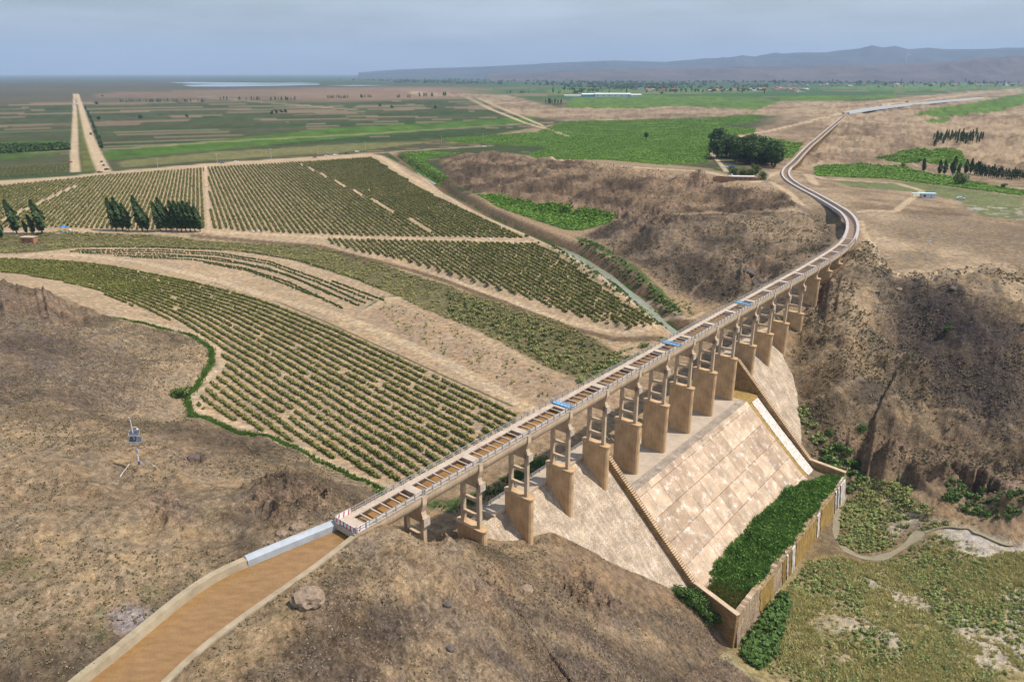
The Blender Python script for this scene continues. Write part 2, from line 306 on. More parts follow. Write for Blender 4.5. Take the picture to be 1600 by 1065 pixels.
class MB:
    def __init__(s): s.v = []; s.f = []
    def add(s, v, f): b = len(s.v); s.v += [tuple(map(float, q)) for q in v]; s.f += [tuple(i+b for i in q) for q in f]; return s
    def box(s, x0, x1, y0, y1, z0, z1, tx=0, ty=0):      # tx, ty: inset of the top
        return s.add([(x0, y0, z0), (x1, y0, z0), (x1, y1, z0), (x0, y1, z0), (x0+tx, y0+ty, z1), (x1-tx, y0+ty, z1), (x1-tx, y1-ty, z1), (x0+tx, y1-ty, z1)],
                     [(0, 3, 2, 1), (4, 5, 6, 7), (0, 1, 5, 4), (1, 2, 6, 5), (2, 3, 7, 6), (3, 0, 4, 7)])
    def prism(s, poly, y0, y1):                            # poly in x,z extruded along y
        n = len(poly); v = [(a, y0, b) for a, b in poly]+[(a, y1, b) for a, b in poly]
        return s.add(v, [tuple(range(n)), tuple(range(2*n-1, n-1, -1))]+[(i, i+n, (i+1) % n+n, (i+1) % n) for i in range(n)])
    def slab(s, poly, z0, z1):                             # poly in x,y extruded up
        n = len(poly); v = [(*p, z0) for p in poly]+[(*p, z1) for p in poly]
        return s.add(v, [tuple(range(n-1, -1, -1)), tuple(range(n, 2*n))]+[(i, (i+1) % n, (i+1) % n+n, i+n) for i in range(n)])
    def tube(s, pts, r, k=6):
        pts = np.array(pts, float); rr = np.broadcast_to(r, (len(pts),)); b = len(s.v); V = []
        for i, p in enumerate(pts):
            d = pts[min(i+1, len(pts)-1)]-pts[max(i-1, 0)]; d /= np.linalg.norm(d)+1e-9
            a = np.cross(d, (0, 0, 1) if abs(d[2]) < .9 else (1, 0, 0)); a /= np.linalg.norm(a); c = np.cross(d, a)
            for j in range(k): q = 2*math.pi*j/k; V.append(p+rr[i]*(a*math.cos(q)+c*math.sin(q)))
        Fc = [(i*k+j, i*k+(j+1) % k, (i+1)*k+(j+1) % k, (i+1)*k+j) for i in range(len(pts)-1) for j in range(k)]
        Fc += [tuple(range(k-1, -1, -1)), tuple(range((len(pts)-1)*k, len(pts)*k))]
        return s.add(V, Fc)
    def build(s, name, m, parent=None, **kw): return mesh(name, s.v, s.f, m, parent, **kw)
# ---------------------------------------------------------------- the ground sheet: a fan of cells, fine near the viewpoint and wide to the horizon
NA, NR = 1500, 1150
th = np.linspace(R(-56), R(56), NA)
q = np.linspace(0, 1, NR)
r0, r1 = 30., 42000.
inv = (1/58.)*(1-q)+(1/r1)*q
rad = 1/inv
near = np.linspace(r0, 57, 40); rad = np.r_[near, rad]; NR = len(rad)
AA, RR = np.meshgrid(th, rad); gx = (RR*np.sin(AA)); gy = (RR*np.cos(AA))
gz = H(gx.ravel(), gy.ravel()).reshape(gx.shape)
X, Y, Z = gx.ravel(), gy.ravel(), gz.ravel(); r = np.hypot(X, Y); az = np.arctan2(X, Y)
ss_, tt_ = (X-O2[0])*U2[0]+(Y-O2[1])*U2[1], (X-O2[0])*V2[0]+(Y-O2[1])*V2[1]
C = np.empty((X.size, 4)); C[:, :3] = (.30, .215, .135); C[:, 3] = .15        # alpha: stoniness
def over(c, m, peb=None):
    c = np.asarray(c, float); m = m[:, None] if m.ndim == 1 else m
    C[:, :3] = C[:, :3]*(1-m)+c*m
    if peb is not None: C[:, 3] = C[:, 3]*(1-m[:, 0])+peb*m[:, 0]
def mixc(a, b, f): f = f[:, None]; return np.array(a)*(1-f)+np.array(b)*f
# far plain: strip fields on both sides of the straight road, laid out in the road's own frame
ra = R(-29.4); e1 = np.array([math.sin(ra), math.cos(ra)]); fa = R(64); e2 = np.array([math.sin(fa), math.cos(fa)])
a1 = X*e1[0]+Y*e1[1]; n2 = np.array([math.cos(fa), -math.sin(fa)])*-1; b1 = X*n2[0]+Y*n2[1]      # b1: across the strips
side = X*math.cos(ra)-Y*math.sin(ra)
RW = 72.; STEP = r**2/58/1150; row = np.floor((b1+25*(vn(side/700, b1*0, 5)))/RW); cell = np.floor(side/(150+90*vn(row, row*0, 77))+row*.37)
hh = _h(row, cell, 8); h2 = _h(row, row*0, 9); fr = ((b1+25*(vn(side/700, b1*0, 5)))/RW) % 1
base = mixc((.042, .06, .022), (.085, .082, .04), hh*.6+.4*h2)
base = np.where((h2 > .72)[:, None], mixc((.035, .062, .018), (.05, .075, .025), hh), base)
base = np.where(((hh > .93) & (r > 900))[:, None], (.135, .10, .065), base)
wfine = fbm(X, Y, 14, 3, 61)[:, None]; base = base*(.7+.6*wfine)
edge = ((.5-np.abs(fr-.5))*RW < np.maximum(3.0, .38*STEP)) & (r < 3300) & (_h(row, row*0, 12) > .35) & (vn(side/260, row*1., 13) > .42)
base = np.where(edge[:, None], (.175, .14, .085), base)
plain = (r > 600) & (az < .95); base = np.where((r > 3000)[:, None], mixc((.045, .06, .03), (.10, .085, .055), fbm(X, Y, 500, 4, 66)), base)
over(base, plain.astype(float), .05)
# brown unploughed land beyond the strips, green villages belt to the right
band = sst(2600, 3100, r+300*(vn(az*9, az*0, 3)-.5))*(1-sst(4600, 6000, r)); over(mixc((.21, .135, .085), (.26, .18, .12), fbm(X, Y, 300, 3, 4)), band*(.1+.8*sst(-.42, -.12, az)), .05)
green = mixc((.035, .085, .022), (.06, .115, .035), fbm(X, Y, 180, 4, 44))
g = sst(-.12, .02, az)*sst(2300, 2800, r)*(.35+.65*(fbm(X, Y, 260, 4, 71) > .43)); over(green, g, 0)
g = sst(6000, 7000, r)*sst(-.45, -.3, az)*.8; over(green*.8, g, 0)
over((.06, .09, .06), sst(8000, 12000, r)*.7, 0)
ins_ = lambda s, w=6, z=None: softpoly(X, Y, GP(s, z), w)
# sandy hills to the right of the plain
sand = mixc((.17, .12, .078), (.36, .27, .18), sst(.28, .66, .5*fbm(X, Y, 90, 5, 81)+.5*fbm(X, Y, 14, 4, 82)))
sm = np.maximum(sst(.30, .36, az+.05*(fbm(X, Y, 300, 2, 5)-.5))*(1-sst(2300, 2500, r)), 0); over(sand, sm*(r > 330), .3)
over(mixc((.15, .10, .065), (.24, .165, .11), fbm(X, Y, 200, 4, 83)), ins_('150 146;300 141;540 138;700 143;740 152;540 158;400 153;150 153', 30)*.7, .2)
over(sand, ins_('690 225;860 212;900 195;880 190;800 178;740 152;700 150;640 150;640 142;800 150;870 168;1000 170;1120 156;1330 160;1600 135;1600 185;1320 185;1180 180;1000 187;880 192', 14)*.85, .2)
over(sand, ins_('1100 215;1180 200;1300 175;1340 180;1300 262;1262 262;1230 225', 10), .3)
grn = lambda s, c=(.07, .155, .034), w=2.5: over(np.array(c)*np.array((1.25, 1.0, .75))*(.45+1.0*fbm(X, Y, 16, 5, 91))[:, None], ins_(s, w), 0)
# stripes and dark slopes of the middle distance
for k_, c_ in (('ha', ((.085, .06, .042), (.235, .165, .108))), ('hb', ((.075, .058, .045), (.20, .15, .105)))):
    over(mixc(*c_, sst(.3, .7, fbm(X, Y, 18, 5, 101))), softpoly(X, Y, HILLS[k_], 5), .7)
over((.33, .24, .155), ins_('760 238;960 250;1100 262;1180 280;1240 300;1230 306;1100 284;960 266;860 254', 5)*.8, .3)
over((.35, .26, .17), ins_('1150 350;1230 335;1290 340;1300 385;1240 395;1180 385', 7)*.55, .3)
# vineyard soil and farm ground on the left
soil = mixc((.36, .265, .17), (.45, .34, .225), fbm(X, Y, 5, 4, 111))
over(soil, ins_('-300 300;0 282;120 274;330 255;580 240;600 244;700 300;850 376;1000 470;1060 520;1100 520;980 600;850 660;620 775;560 750;430 690;300 650;280 620;330 560;180 495;0 440;-300 440', 3), .08)
dirt = mixc((.30, .21, .14), (.42, .31, .205), fbm(X, Y, 7, 5, 112))
over(dirt, ins_('560 490;640 468;700 500;760 540;860 585;990 600;960 640;830 650;760 602;680 556;600 520', 3), .2)
over((.13, .105, .055), ins_('0 372;300 372;400 378;480 384;480 400;400 386;300 378;0 384', 2)*.6, .2)
wet = mixc((.10, .098, .045), (.19, .16, .085), fbm(X, Y, 5, 4, 113))
WET = GP('-140 384;0 378;100 372;250 374;330 380;400 384;480 389;550 402;631 429;700 448;800 488;890 516;968 549;996 559;975 580;930 594;875 581;800 546;700 500;628 466;560 440;505 421;440 402;330 391;200 388;110 390;40 398;-140 402', -24)
over(wet, softpoly(X, Y, WET, 1.5), 0)
over((.14, .095, .06), softline(X, Y, GL('300 367;400 376;498 384;557 401;600 411;642 422;700 440;800 478;890 512;960 530;1040 530'), 4.2, 2)*.9, .3)
# left hills, foreground hill, right hillside
hc = mixc((.12, .09, .062), (.325, .245, .16), sst(.28, .72, fbm(X, Y, 22, 6, 121)))
hc = hc*(.8+.4*fbm(X, Y, 1.6, 3, 122))[:, None]
over(hc, softpoly(X, Y, HILLS['hl'], 1.2), .55); over(hc*np.array((.95, .94, .95)), softpoly(X, Y, HILLS['hf'], .8), .8)
over((.11, .085, .072), ins_('-100 500;0 478;100 500;180 545;240 590;240 640;140 645;40 620;-100 640', 10)*(.35+.5*fbm(X, Y, 9, 4, 125)), .9)
over((.33, .24, .155), ins_('-200 660;0 650;120 660;330 700;420 740;400 760;250 760;100 830;-200 850', 10)*.6, .25)
over((.36, .265, .165), ins_('60 840;200 820;330 830;330 900;240 920;180 960;100 930;0 900', 6)*.65, .2)
over((.40, .29, .17), ins_('330 1010;420 950;480 890;520 880;480 940;430 1000;350 1065;280 1080', 3)*.75, .2)
over((.30, .21, .135), ins_('880 850;960 880;1060 930;1050 950;960 930;880 900', 4)*.8, .2)
over((.13, .10, .082), ins_('640 960;800 930;960 960;1100 1040;1200 1065;900 1100;500 1090;480 1000', 12)*(.2+.7*sst(.35, .6, fbm(X, Y, 12, 4, 126))), 1)
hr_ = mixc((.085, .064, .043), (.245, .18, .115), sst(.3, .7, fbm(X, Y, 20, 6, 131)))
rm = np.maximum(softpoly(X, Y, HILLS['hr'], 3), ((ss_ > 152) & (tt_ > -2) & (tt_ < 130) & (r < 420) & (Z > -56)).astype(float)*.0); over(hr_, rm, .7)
over((.42, .32, .215), ins_('1330 400;1345 330;1500 350;1600 440;1700 470;1600 480;1480 462;1400 480;1330 500;1310 460', 9)*(.45+.5*sst(.4, .6, fbm(X, Y, 14, 4, 132))), .3)
over((.37, .275, .18), ins_('1308 460;1350 450;1365 500;1360 550;1300 520', 7)*.7, .3)
over(mixc((.17, .13, .09), (.30, .225, .15), fbm(X, Y, 10, 5, 134)), ins_('1360 350;1440 332;1500 340;1620 360;1620 415;1560 410;1480 385;1400 372', 8)*.8, .6)
over((.19, .15, .10), ins_('1390 395;1440 385;1480 405;1450 425;1400 420', 6)*.5, .6)
gravel = ins_('1365 430;1400 440;1470 450;1560 500;1600 520;1620 700;1520 690;1440 600;1380 570;1370 500', 9)*sst(.34, .6, fbm(X, Y, 26, 4, 133)); over((.062, .05, .048), gravel*.8, 1)
over((.085, .07, .055), ins_('1340 585;1420 590;1430 640;1380 640;1330 620', 4)*.6, .9)
over((.20, .15, .10), ins_('1290 690;1400 690;1480 715;1600 780;1600 815;1480 768;1390 740;1330 745', 2)*.8, .3)
over((.10, .08, .06), ins_('1245 325;1295 335;1310 370;1290 400;1270 390;1290 365', 3)*.6, .4)
STREAM_ = hit(*np.array(pl('1318 792;1300 815;1296 838;1312 856;1340 865;1372 868;1400 860;1422 848;1438 838')).T, -59.3)
om_ = np.zeros(X.size)
for q in OUT: om_ = np.maximum(om_, softpoly(X, Y, q, 4))
over(mixc((.12, .085, .062), (.27, .185, .135), sst(.3, .7, fbm(X, Y, 6, 5, 135))), om_*.65, .8)
over((.38, .28, .18), np.maximum(softline(X, Y, GL('470 965;560 935;640 905;760 905;850 935;960 985;1060 1015;1180 1060'), 5, 5), softline(X, Y, GL('560 1065;700 1005;800 975;900 1000;980 1065'), 3.5, 4))*.5*sst(.3, .6, fbm(X, Y, 5, 4, 136)), .3)
# valley floor
vm = ((ss_ > 55) & (tt_ > 36)).astype(float)*(1-sst(-55.2, -53.8, Z))*sst(36, 39, tt_)
vf = mixc((.24, .205, .09), (.36, .29, .165), fbm(X, Y, 6, 5, 141)); over(vf, vm, .05)
over((.50, .44, .36), vm*sst(.46, .6, fbm(X, Y, 12, 5, 142))*.8*np.maximum(sst(46, 60, tt_), .2), .1)
over((.50, .44, .38), vm*ins_('1480 800;1600 780;1750 850;1750 960;1600 960;1540 900;1500 850', 3)*.8, .1)
over((.20, .14, .08), vm*ins_('1270 790;1310 780;1330 830;1330 870;1240 880;1250 850', 2)*.8, 0)
over((.20, .145, .085), softline(X, Y, STREAM_, 8, 4)*.8, 0); over((.20, .145, .085), softline(X, Y, hit(*np.array(pl('1322 775;1308 800;1300 830;1308 858')).T, -59.3), 12, 5)*.85, 0)
# crops
for s in ('625 241;660 236;720 240;670 247;665 253;700 279;685 284;650 262', '735 304;800 312;880 328;963 338;950 350;905 360;880 358;820 338;770 320'): grn(s, (.06, .15, .03))
for s in ('810 246;860 230;700 222;690 216;760 212;840 206;880 190;1000 188;1100 185;1176 180;1190 187;1130 199;1182 201;1178 210;1112 216;1106 254;1040 258;950 250;870 249',
          '1130 217;1190 214;1256 226;1250 231;1180 226', '1175 228;1250 233;1238 248;1212 250;1190 240',
          '1272 262;1340 257;1400 262;1500 280;1600 298;1600 306;1480 291;1380 279;1275 275', '1366 248;1430 233;1500 237;1518 262;1450 256;1375 251',
          '1424 180;1480 168;1600 146;1600 164;1560 175;1500 181;1450 183', '1440 187;1490 184;1470 194;1445 194', '900 148;1100 150;1180 152;1220 158;1180 172;1060 166;960 170;880 168',
          '1210 150;1340 150;1400 146;1400 152;1300 158;1220 158', '850 140;1000 140;1200 138;1200 145;1000 146;860 147', '1250 138;1600 126;1600 138;1400 142'): grn(s, (.07, .155, .034), 4)
grn('165 237;520 200;830 183;840 190;560 213;200 247;166 250', (.055, .135, .024), 5); grn('0 222;105 220;112 224;108 238;0 250', (.05, .12, .022), 5)
grn('0 232;108 229;108 238;0 240', (.035, .06, .02), 4)
pale = np.array((.15, .165, .075))*(.7+.6*fbm(X, Y, 7, 4, 95))[:, None]; over(pale, ins_('1300 281;1420 284;1600 308;1600 345;1530 337;1500 314;1440 301;1330 293', 3), 0)
over((.5, .47, .4), ins_('1500 320;1600 322;1600 345;1540 337', 4)*sst(.5, .65, fbm(X, Y, 5, 4, 96))*.6, 0)
over(np.array((.17, .165, .065))*(.7+.6*fbm(X, Y, 5, 4, 97))[:, None], ins_('185 252;330 238;560 224;690 220;560 236;320 251;190 262', 4)*.85, 0)
grn('122 176;134 196;144 232;150 266;128 268;126 220;120 190', (.09, .12, .04), 3)
for s, w in (('180 496;250 513;300 525;330 546;331 570;311 600;292 622;300 648;360 672;430 688;500 722;560 750;600 766', 1.6), ('905 372;960 400;1010 440;1060 490', 3.2), ('860 385;930 425;1000 478;1040 510', 3),
             ('560 490;600 462;620 462', 1.2), ('600 768;700 792;770 770;850 720', 3.5)):
    over(np.array((.085, .12, .04))*(.6+.8*fbm(X, Y, 3, 3, 98))[:, None], softline(X, Y, GL(s), w*1.5, 1.6)*sst(.3, .5, fbm(X, Y, 5, 3, 99)), 0)
over((.075, .06, .035), softline(X, Y, GL('330 441;400 457;500 499;600 544;700 590;800 634'), .9, .6)*.85, 0)
over((.16, .11, .07), softline(X, Y, TRENCH, 15, 3)*.8, .3)
over((.05, .10, .025), (softline(X, Y, TRENCH, 7, 2)-softline(X, Y, TRENCH, 3.5, 1)).clip(0, 1)*sst(.35, .55, fbm(X, Y, 8, 3, 55)), 0)
# small patches of green and dry scrub
for s, c, p in (('0 880;60 870;90 900;60 940;0 960', (.11, .13, .04), .5), ('150 960;190 950;180 990;150 1000', (.06, .12, .03), .7), ('225 925;260 925;262 945;230 950', (.07, .12, .03), .6), ('430 960;445 950;460 990;440 1000', (.06, .09, .03), .8)):
    over(c, ins_(s, 1.5)*sst(.4, .6, fbm(X, Y, 3, 4, 56))*p, .2)
over((.30, .255, .24), ins_('170 965;200 950;235 955;225 985;185 990', 1), .9)
# worn footpaths
for s, w in (('0 555;100 548;160 535;240 510', .9), ('1300 600;1350 640;1400 632;1500 650;1600 690', 1.2), ('1230 640;1290 620;1350 585;1420 560', 1.1), ('1075 465;1100 440;1160 420;1200 405', 1.2), ('1255 370;1290 365;1300 350', 1)):
    over((.34, .25, .165), softline(X, Y, GL(s), w, .8)*.6, .2)
# dirt tracks pressed into the soil
TR = [('-100 290;0 285;110 277;160 270;320 257;560 241;680 233;760 228', 6), ('0 362;300 361;500 370;840 378;866 378', 3.6), ('590 243;640 276;700 311;740 336;800 360;850 376;880 392;930 428;990 472;1050 520', 4.5),
      ('321 260;323 300;327 360', 2), ('-40 404;60 397;130 399;220 409;330 436;430 466;520 489;600 521;700 566;760 601;830 640', 5), ('318 596;350 570;342 545;300 520;180 491', 2.5), ('300 612;312 640;400 675;520 728;612 766', 3.5),
      ('120 290;60 318;0 346', 3), ('116 148;117 180;117 210;116 240;118 268', 9), ('121 148;130 180;140 215;152 245;163 268', 13), ('730 152;770 172;820 192;860 203;888 213', 7), ('745 152;790 172;850 197', 5),
      ('860 385;960 440;1060 515', 3), ('985 470;1080 500;1100 488', 1.5), ('940 415;1000 455;1060 490', 2), ('1225 268;1180 285;1100 268;1000 262;860 252', 6), ('1205 285;1230 300;1252 322', 4), ('1110 225;1112 240;1125 255;1135 268', 4),
      ('1110 218;1200 205;1300 182;1420 160;1530 145;1600 140', 12), ('1275 288;1260 272;1290 280;1400 286;1440 298', 4), ('1345 330;1400 330;1440 300', 4), ('1340 345;1370 400;1400 440', 3), ('0 238;110 236', 4), ('0 207;110 203', 4), ('0 165;112 163', 7),
      ('165 234;330 222;560 210;850 192', 5), ('165 160;400 155;500 152', 9), ('320 152;560 172', 8), ('690 385;800 380;860 378', 3), ('690 431;800 471;890 505;965 519;1031 515', 3), ('560 490;600 468;640 462', 2)]
def track(P, w):
    P = np.asarray(P); e_ = P[-1]-P[0]; m_ = P[len(P)//2]; sn = abs(e_[0]*m_[1]-e_[1]*m_[0])/np.hypot(*e_)/np.hypot(*m_)
    def fn(a, b):
        d = polydist(a, b, P); st_ = (a*a+b*b)/58/1150*sn+.0013*np.hypot(a, b); we = np.maximum(w, 1.1*st_); k = np.minimum(1, 1.5*w/we); sf = np.maximum(we*.35, 1.)
        return k*(1-sst(we/2-sf/2, we/2+sf/2, d))
    return bbox_apply(X, Y, P, w+60, fn, np.zeros(X.shape))
for s, w in TR:
    over((.50, .385, .26), track(GL(s), w)*(.75+.25*fbm(X, Y, 3, 3, 57)), .1)
C[:, :3] *= (.95+.24*fbm(X, Y, 40, 3, 58))[:, None]
ii = np.arange(NR-1)[:, None]*NA+np.arange(NA-1)[None]; FQ = np.stack([ii, ii+1, ii+NA+1, ii+NA], -1).reshape(-1, 4)
gm, t, b = nodes('ground'); l = t.links.new
at = N(t, 'VertexColor', layer_name='Col'); tc = N(t, 'TexCoord')
n1 = N(t, 'TexNoise', i_Scale=.55, i_Detail=8, i_Roughness=.65); n2_ = N(t, 'TexNoise', i_Scale=3.5, i_Detail=6, i_Roughness=.7); l(tc.outputs['Object'], n1.inputs[0]); l(tc.outputs['Object'], n2_.inputs[0])
vo = N(t, 'TexVoronoi', i_Scale=2.2); l(tc.outputs['Object'], vo.inputs[0])
r1_ = N(t, 'MapRange', i_From_Min=.3, i_From_Max=.7, i_To_Min=.5, i_To_Max=1.42); l(n1.outputs[0], r1_.inputs[0])
r2_ = N(t, 'MapRange', i_From_Min=.3, i_From_Max=.7, i_To_Min=.7, i_To_Max=1.3); l(n2_.outputs[0], r2_.inputs[0])
vr = N(t, 'MapRange', i_From_Min=0, i_From_Max=1, i_To_Min=.45, i_To_Max=1.5); l(vo.outputs['Color'], vr.inputs[0])
vmix = N(t, 'Mix', data_type='FLOAT'); vmix.inputs[2].default_value = 1; l(at.outputs['Alpha'], vmix.inputs[0]); l(vr.outputs[0], vmix.inputs[3])
m1 = N(t, 'Math', operation='MULTIPLY'); m2 = N(t, 'Math', operation='MULTIPLY'); l(r1_.outputs[0], m1.inputs[0]); l(r2_.outputs[0], m1.inputs[1]); l(m1.outputs[0], m2.inputs[0]); l(vmix.outputs[0], m2.inputs[1])
n4 = N(t, 'TexNoise', i_Scale=.16, i_Detail=7, i_Roughness=.7); l(tc.outputs['Object'], n4.inputs[0]); hr4 = N(t, 'ValToRGB'); hr4.color_ramp.elements[0].position = .36; hr4.color_ramp.elements[1].position = .64; hr4.color_ramp.elements[0].color = (.80, .82, .86, 1); hr4.color_ramp.elements[1].color = (1.0, .93, .82, 1); l(n4.outputs[0], hr4.inputs[0]); mc4 = N(t, 'Mix', data_type='RGBA', blend_type='MULTIPLY'); mc4.inputs[0].default_value = 1; l(at.outputs['Color'], mc4.inputs[6]); l(hr4.outputs[0], mc4.inputs[7])
vm_ = N(t, 'VectorMath', operation='SCALE'); l(mc4.outputs[2], vm_.inputs[0]); l(m2.outputs[0], vm_.inputs['Scale']); l(vm_.outputs[0], b.inputs['Base Color'])
bp = N(t, 'Bump', i_Distance=.6, i_Strength=.9); am = N(t, 'Math', operation='ADD'); mm = N(t, 'Math', operation='MULTIPLY'); mm.inputs[1].default_value = .35
l(vo.outputs['Distance'], mm.inputs[0]); l(n2_.outputs[0], am.inputs[0]); l(mm.outputs[0], am.inputs[1]); l(am.outputs[0], bp.inputs['Height']); l(bp.outputs[0], b.inputs['Normal']); b.inputs['Specular IOR Level'].default_value = .1
mesh('ground', np.stack([X, Y, Z], 1), FQ[:, ::-1], gm, kind='structure', smooth=True, attr=C)
# ---------------------------------------------------------------- shared materials
M = {}
def concrete(name, col, dark, streak=(1.2, 1.2, .18)):
    m, t, b = nodes(name); l = t.links.new
    tc = N(t, 'TexCoord'); mp = N(t, 'Mapping'); mp.inputs['Scale'].default_value = streak; l(tc.outputs['Object'], mp.inputs[0])
    a = N(t, 'TexNoise', i_Scale=1.6, i_Detail=7, i_Roughness=.65); l(mp.outputs[0], a.inputs[0])
    c = N(t, 'TexNoise', i_Scale=.35, i_Detail=5); l(tc.outputs['Object'], c.inputs[0])
    s = N(t, 'Math', operation='ADD'); l(a.outputs[0], s.inputs[0]); l(c.outputs[0], s.inputs[1])
    rp = N(t, 'ValToRGB'); rp.color_ramp.elements[0].position = .38*1.0; rp.color_ramp.elements[1].position = .62
    h = N(t, 'Math', operation='MULTIPLY'); h.inputs[1].default_value = .5; l(s.outputs[0], h.inputs[0]); l(h.outputs[0], rp.inputs[0])
    rp.color_ramp.elements[0].color = (*dark, 1); rp.color_ramp.elements[1].color = (*col, 1); l(rp.outputs[0], b.inputs['Base Color'])
    f = N(t, 'TexNoise', i_Scale=9, i_Detail=5); l(tc.outputs['Object'], f.inputs[0]); bp = N(t, 'Bump', i_Strength=.35, i_Distance=.05); l(f.outputs[0], bp.inputs['Height']); l(bp.outputs[0], b.inputs['Normal'])
    return m
M['conc'] = concrete('weathered concrete', (.56, .43, .30), (.38, .28, .185))
M['pier'] = concrete('pier concrete', (.56, .38, .215), (.36, .235, .125))
M['deck'] = concrete('deck concrete', (.50, .415, .34), (.36, .285, .22), (1, 1, 1))
M['rail'] = mat('railing steel', (.42, .41, .40), (.25, .22, .2), 2, .6, metal=.3)
M['grey'] = mat('pale grey concrete', (.40, .43, .47), (.30, .32, .34), .6, .8)
M['lip'] = mat('canal lining', (.39, .315, .215), (.25, .20, .13), .5, .9, .2, 5)
M['blue'] = mat('blue painted steel', (.14, .36, .60), (.24, .42, .58), 2, .5)
M['white'] = mat('white paint', (.78, .78, .78), (.6, .6, .6), 1, .5)
M['red'] = mat('red paint', (.55, .05, .04), None, 1, .5)
M['dark'] = mat('dark paint', (.02, .02, .025), None, 1, .4)
M['glass'] = mat('dark glass', (.03, .035, .04), None, 1, .1, spec=.5)
M['bark'] = mat('bark', (.16, .12, .09), (.08, .06, .045), 6, .9)
M['wood'] = mat('weathered timber', (.24, .17, .11), None, 4)
# ---- masonry of the wings, slabs of the spillway
def stone(name, ca, cb, bw, bh, mortar, msize, white, streak, rot=(0, 0, 0), wpos=(.52, .68)):
    m, t, b = nodes(name); l = t.links.new
    tc = N(t, 'TexCoord'); br = N(t, 'TexBrick'); mp = N(t, 'Mapping'); mp.inputs['Rotation'].default_value = rot; l(tc.outputs['UV'], br.inputs[0])
    br.inputs['Scale'].default_value = 1; br.offset = .36 if bw > 3 else .5; br.inputs['Mortar Size'].default_value = msize; br.inputs['Brick Width'].default_value = bw; br.inputs['Row Height'].default_value = bh
    br.inputs['Color1'].default_value = (*ca, 1); br.inputs['Color2'].default_value = (*cb, 1); br.inputs['Mortar'].default_value = (*mortar, 1); br.inputs['Mortar Smooth'].default_value = .3
    ms = N(t, 'Mapping'); ms.inputs['Scale'].default_value = streak; l(tc.outputs['UV'], ms.inputs[0])
    n = N(t, 'TexNoise', i_Scale=1, i_Detail=9, i_Roughness=.68); l(ms.outputs[0], n.inputs[0]); rp = N(t, 'ValToRGB'); rp.color_ramp.elements[0].position, rp.color_ramp.elements[1].position = wpos; l(n.outputs[0], rp.inputs[0])
    mx = N(t, 'Mix', data_type='RGBA'); l(rp.outputs[0], mx.inputs[0]); l(br.outputs['Color'], mx.inputs[6]); mx.inputs[7].default_value = (*white, 1)
    n2 = N(t, 'TexNoise', i_Scale=.25, i_Detail=6); l(tc.outputs['UV'], n2.inputs[0]); mr = N(t, 'MapRange', i_From_Min=.3, i_From_Max=.7, i_To_Min=.72, i_To_Max=1.2); l(n2.outputs[0], mr.inputs[0])
    n3 = N(t, 'TexNoise', i_Scale=3, i_Detail=6); l(tc.outputs['UV'], n3.inputs[0]); mr3 = N(t, 'MapRange', i_From_Min=.3, i_From_Max=.7, i_To_Min=.75, i_To_Max=1.2); l(n3.outputs[0], mr3.inputs[0]); mm = N(t, 'Math', operation='MULTIPLY'); l(mr.outputs[0], mm.inputs[0]); l(mr3.outputs[0], mm.inputs[1])
    vs = N(t, 'VectorMath', operation='SCALE'); l(mx.outputs[2], vs.inputs[0]); l(mm.outputs[0], vs.inputs['Scale']); l(vs.outputs[0], b.inputs['Base Color'])
    bp = N(t, 'Bump', i_Strength=.6, i_Distance=.12); l(br.outputs['Fac'], bp.inputs['Height']); bp.invert = True; l(bp.outputs[0], b.inputs['Normal'])
    return m
M['slab'] = stone('spillway slabs', (.53, .395, .28), (.36, .26, .18), 6.4, 6.9, (.20, .13, .085), .09, (.62, .55, .47), (.42, .42, 1), wpos=(.52, .66))
M['wing'] = stone('wing masonry', (.49, .38, .275), (.35, .265, .185), .9, .5, (.30, .24, .19), .05, (.66, .57, .46), (1.0, .22, 1), wpos=(.5, .74))
M['wall'] = stone('yellow masonry', (.36, .24, .12), (.26, .16, .07), .8, .45, (.17, .105, .05), .04, (.40, .30, .16), (.6, .6, 1))
M['weir'] = stone('weir masonry', (.44, .32, .20), (.27, .185, .11), .7, .45, (.16, .12, .09), .06, (.52, .43, .33), (1.2, .25, 1))
M['algae'] = mat('yellow algae', (.40, .25, .07), (.17, .115, .045), 1.3, .6, .5, 5, streak=(1, 1.4, .3), detail=9, ramp=(.36, .66))
M['crest'] = mat('spillway crest', (.46, .37, .28), (.33, .27, .21), .35, .9, .4, 8)
M['cobble'] = stone('cobbled apron', (.34, .28, .22), (.23, .185, .145), .5, .4, (.36, .29, .23), .05, (.42, .36, .3), (.5, .5, 1))
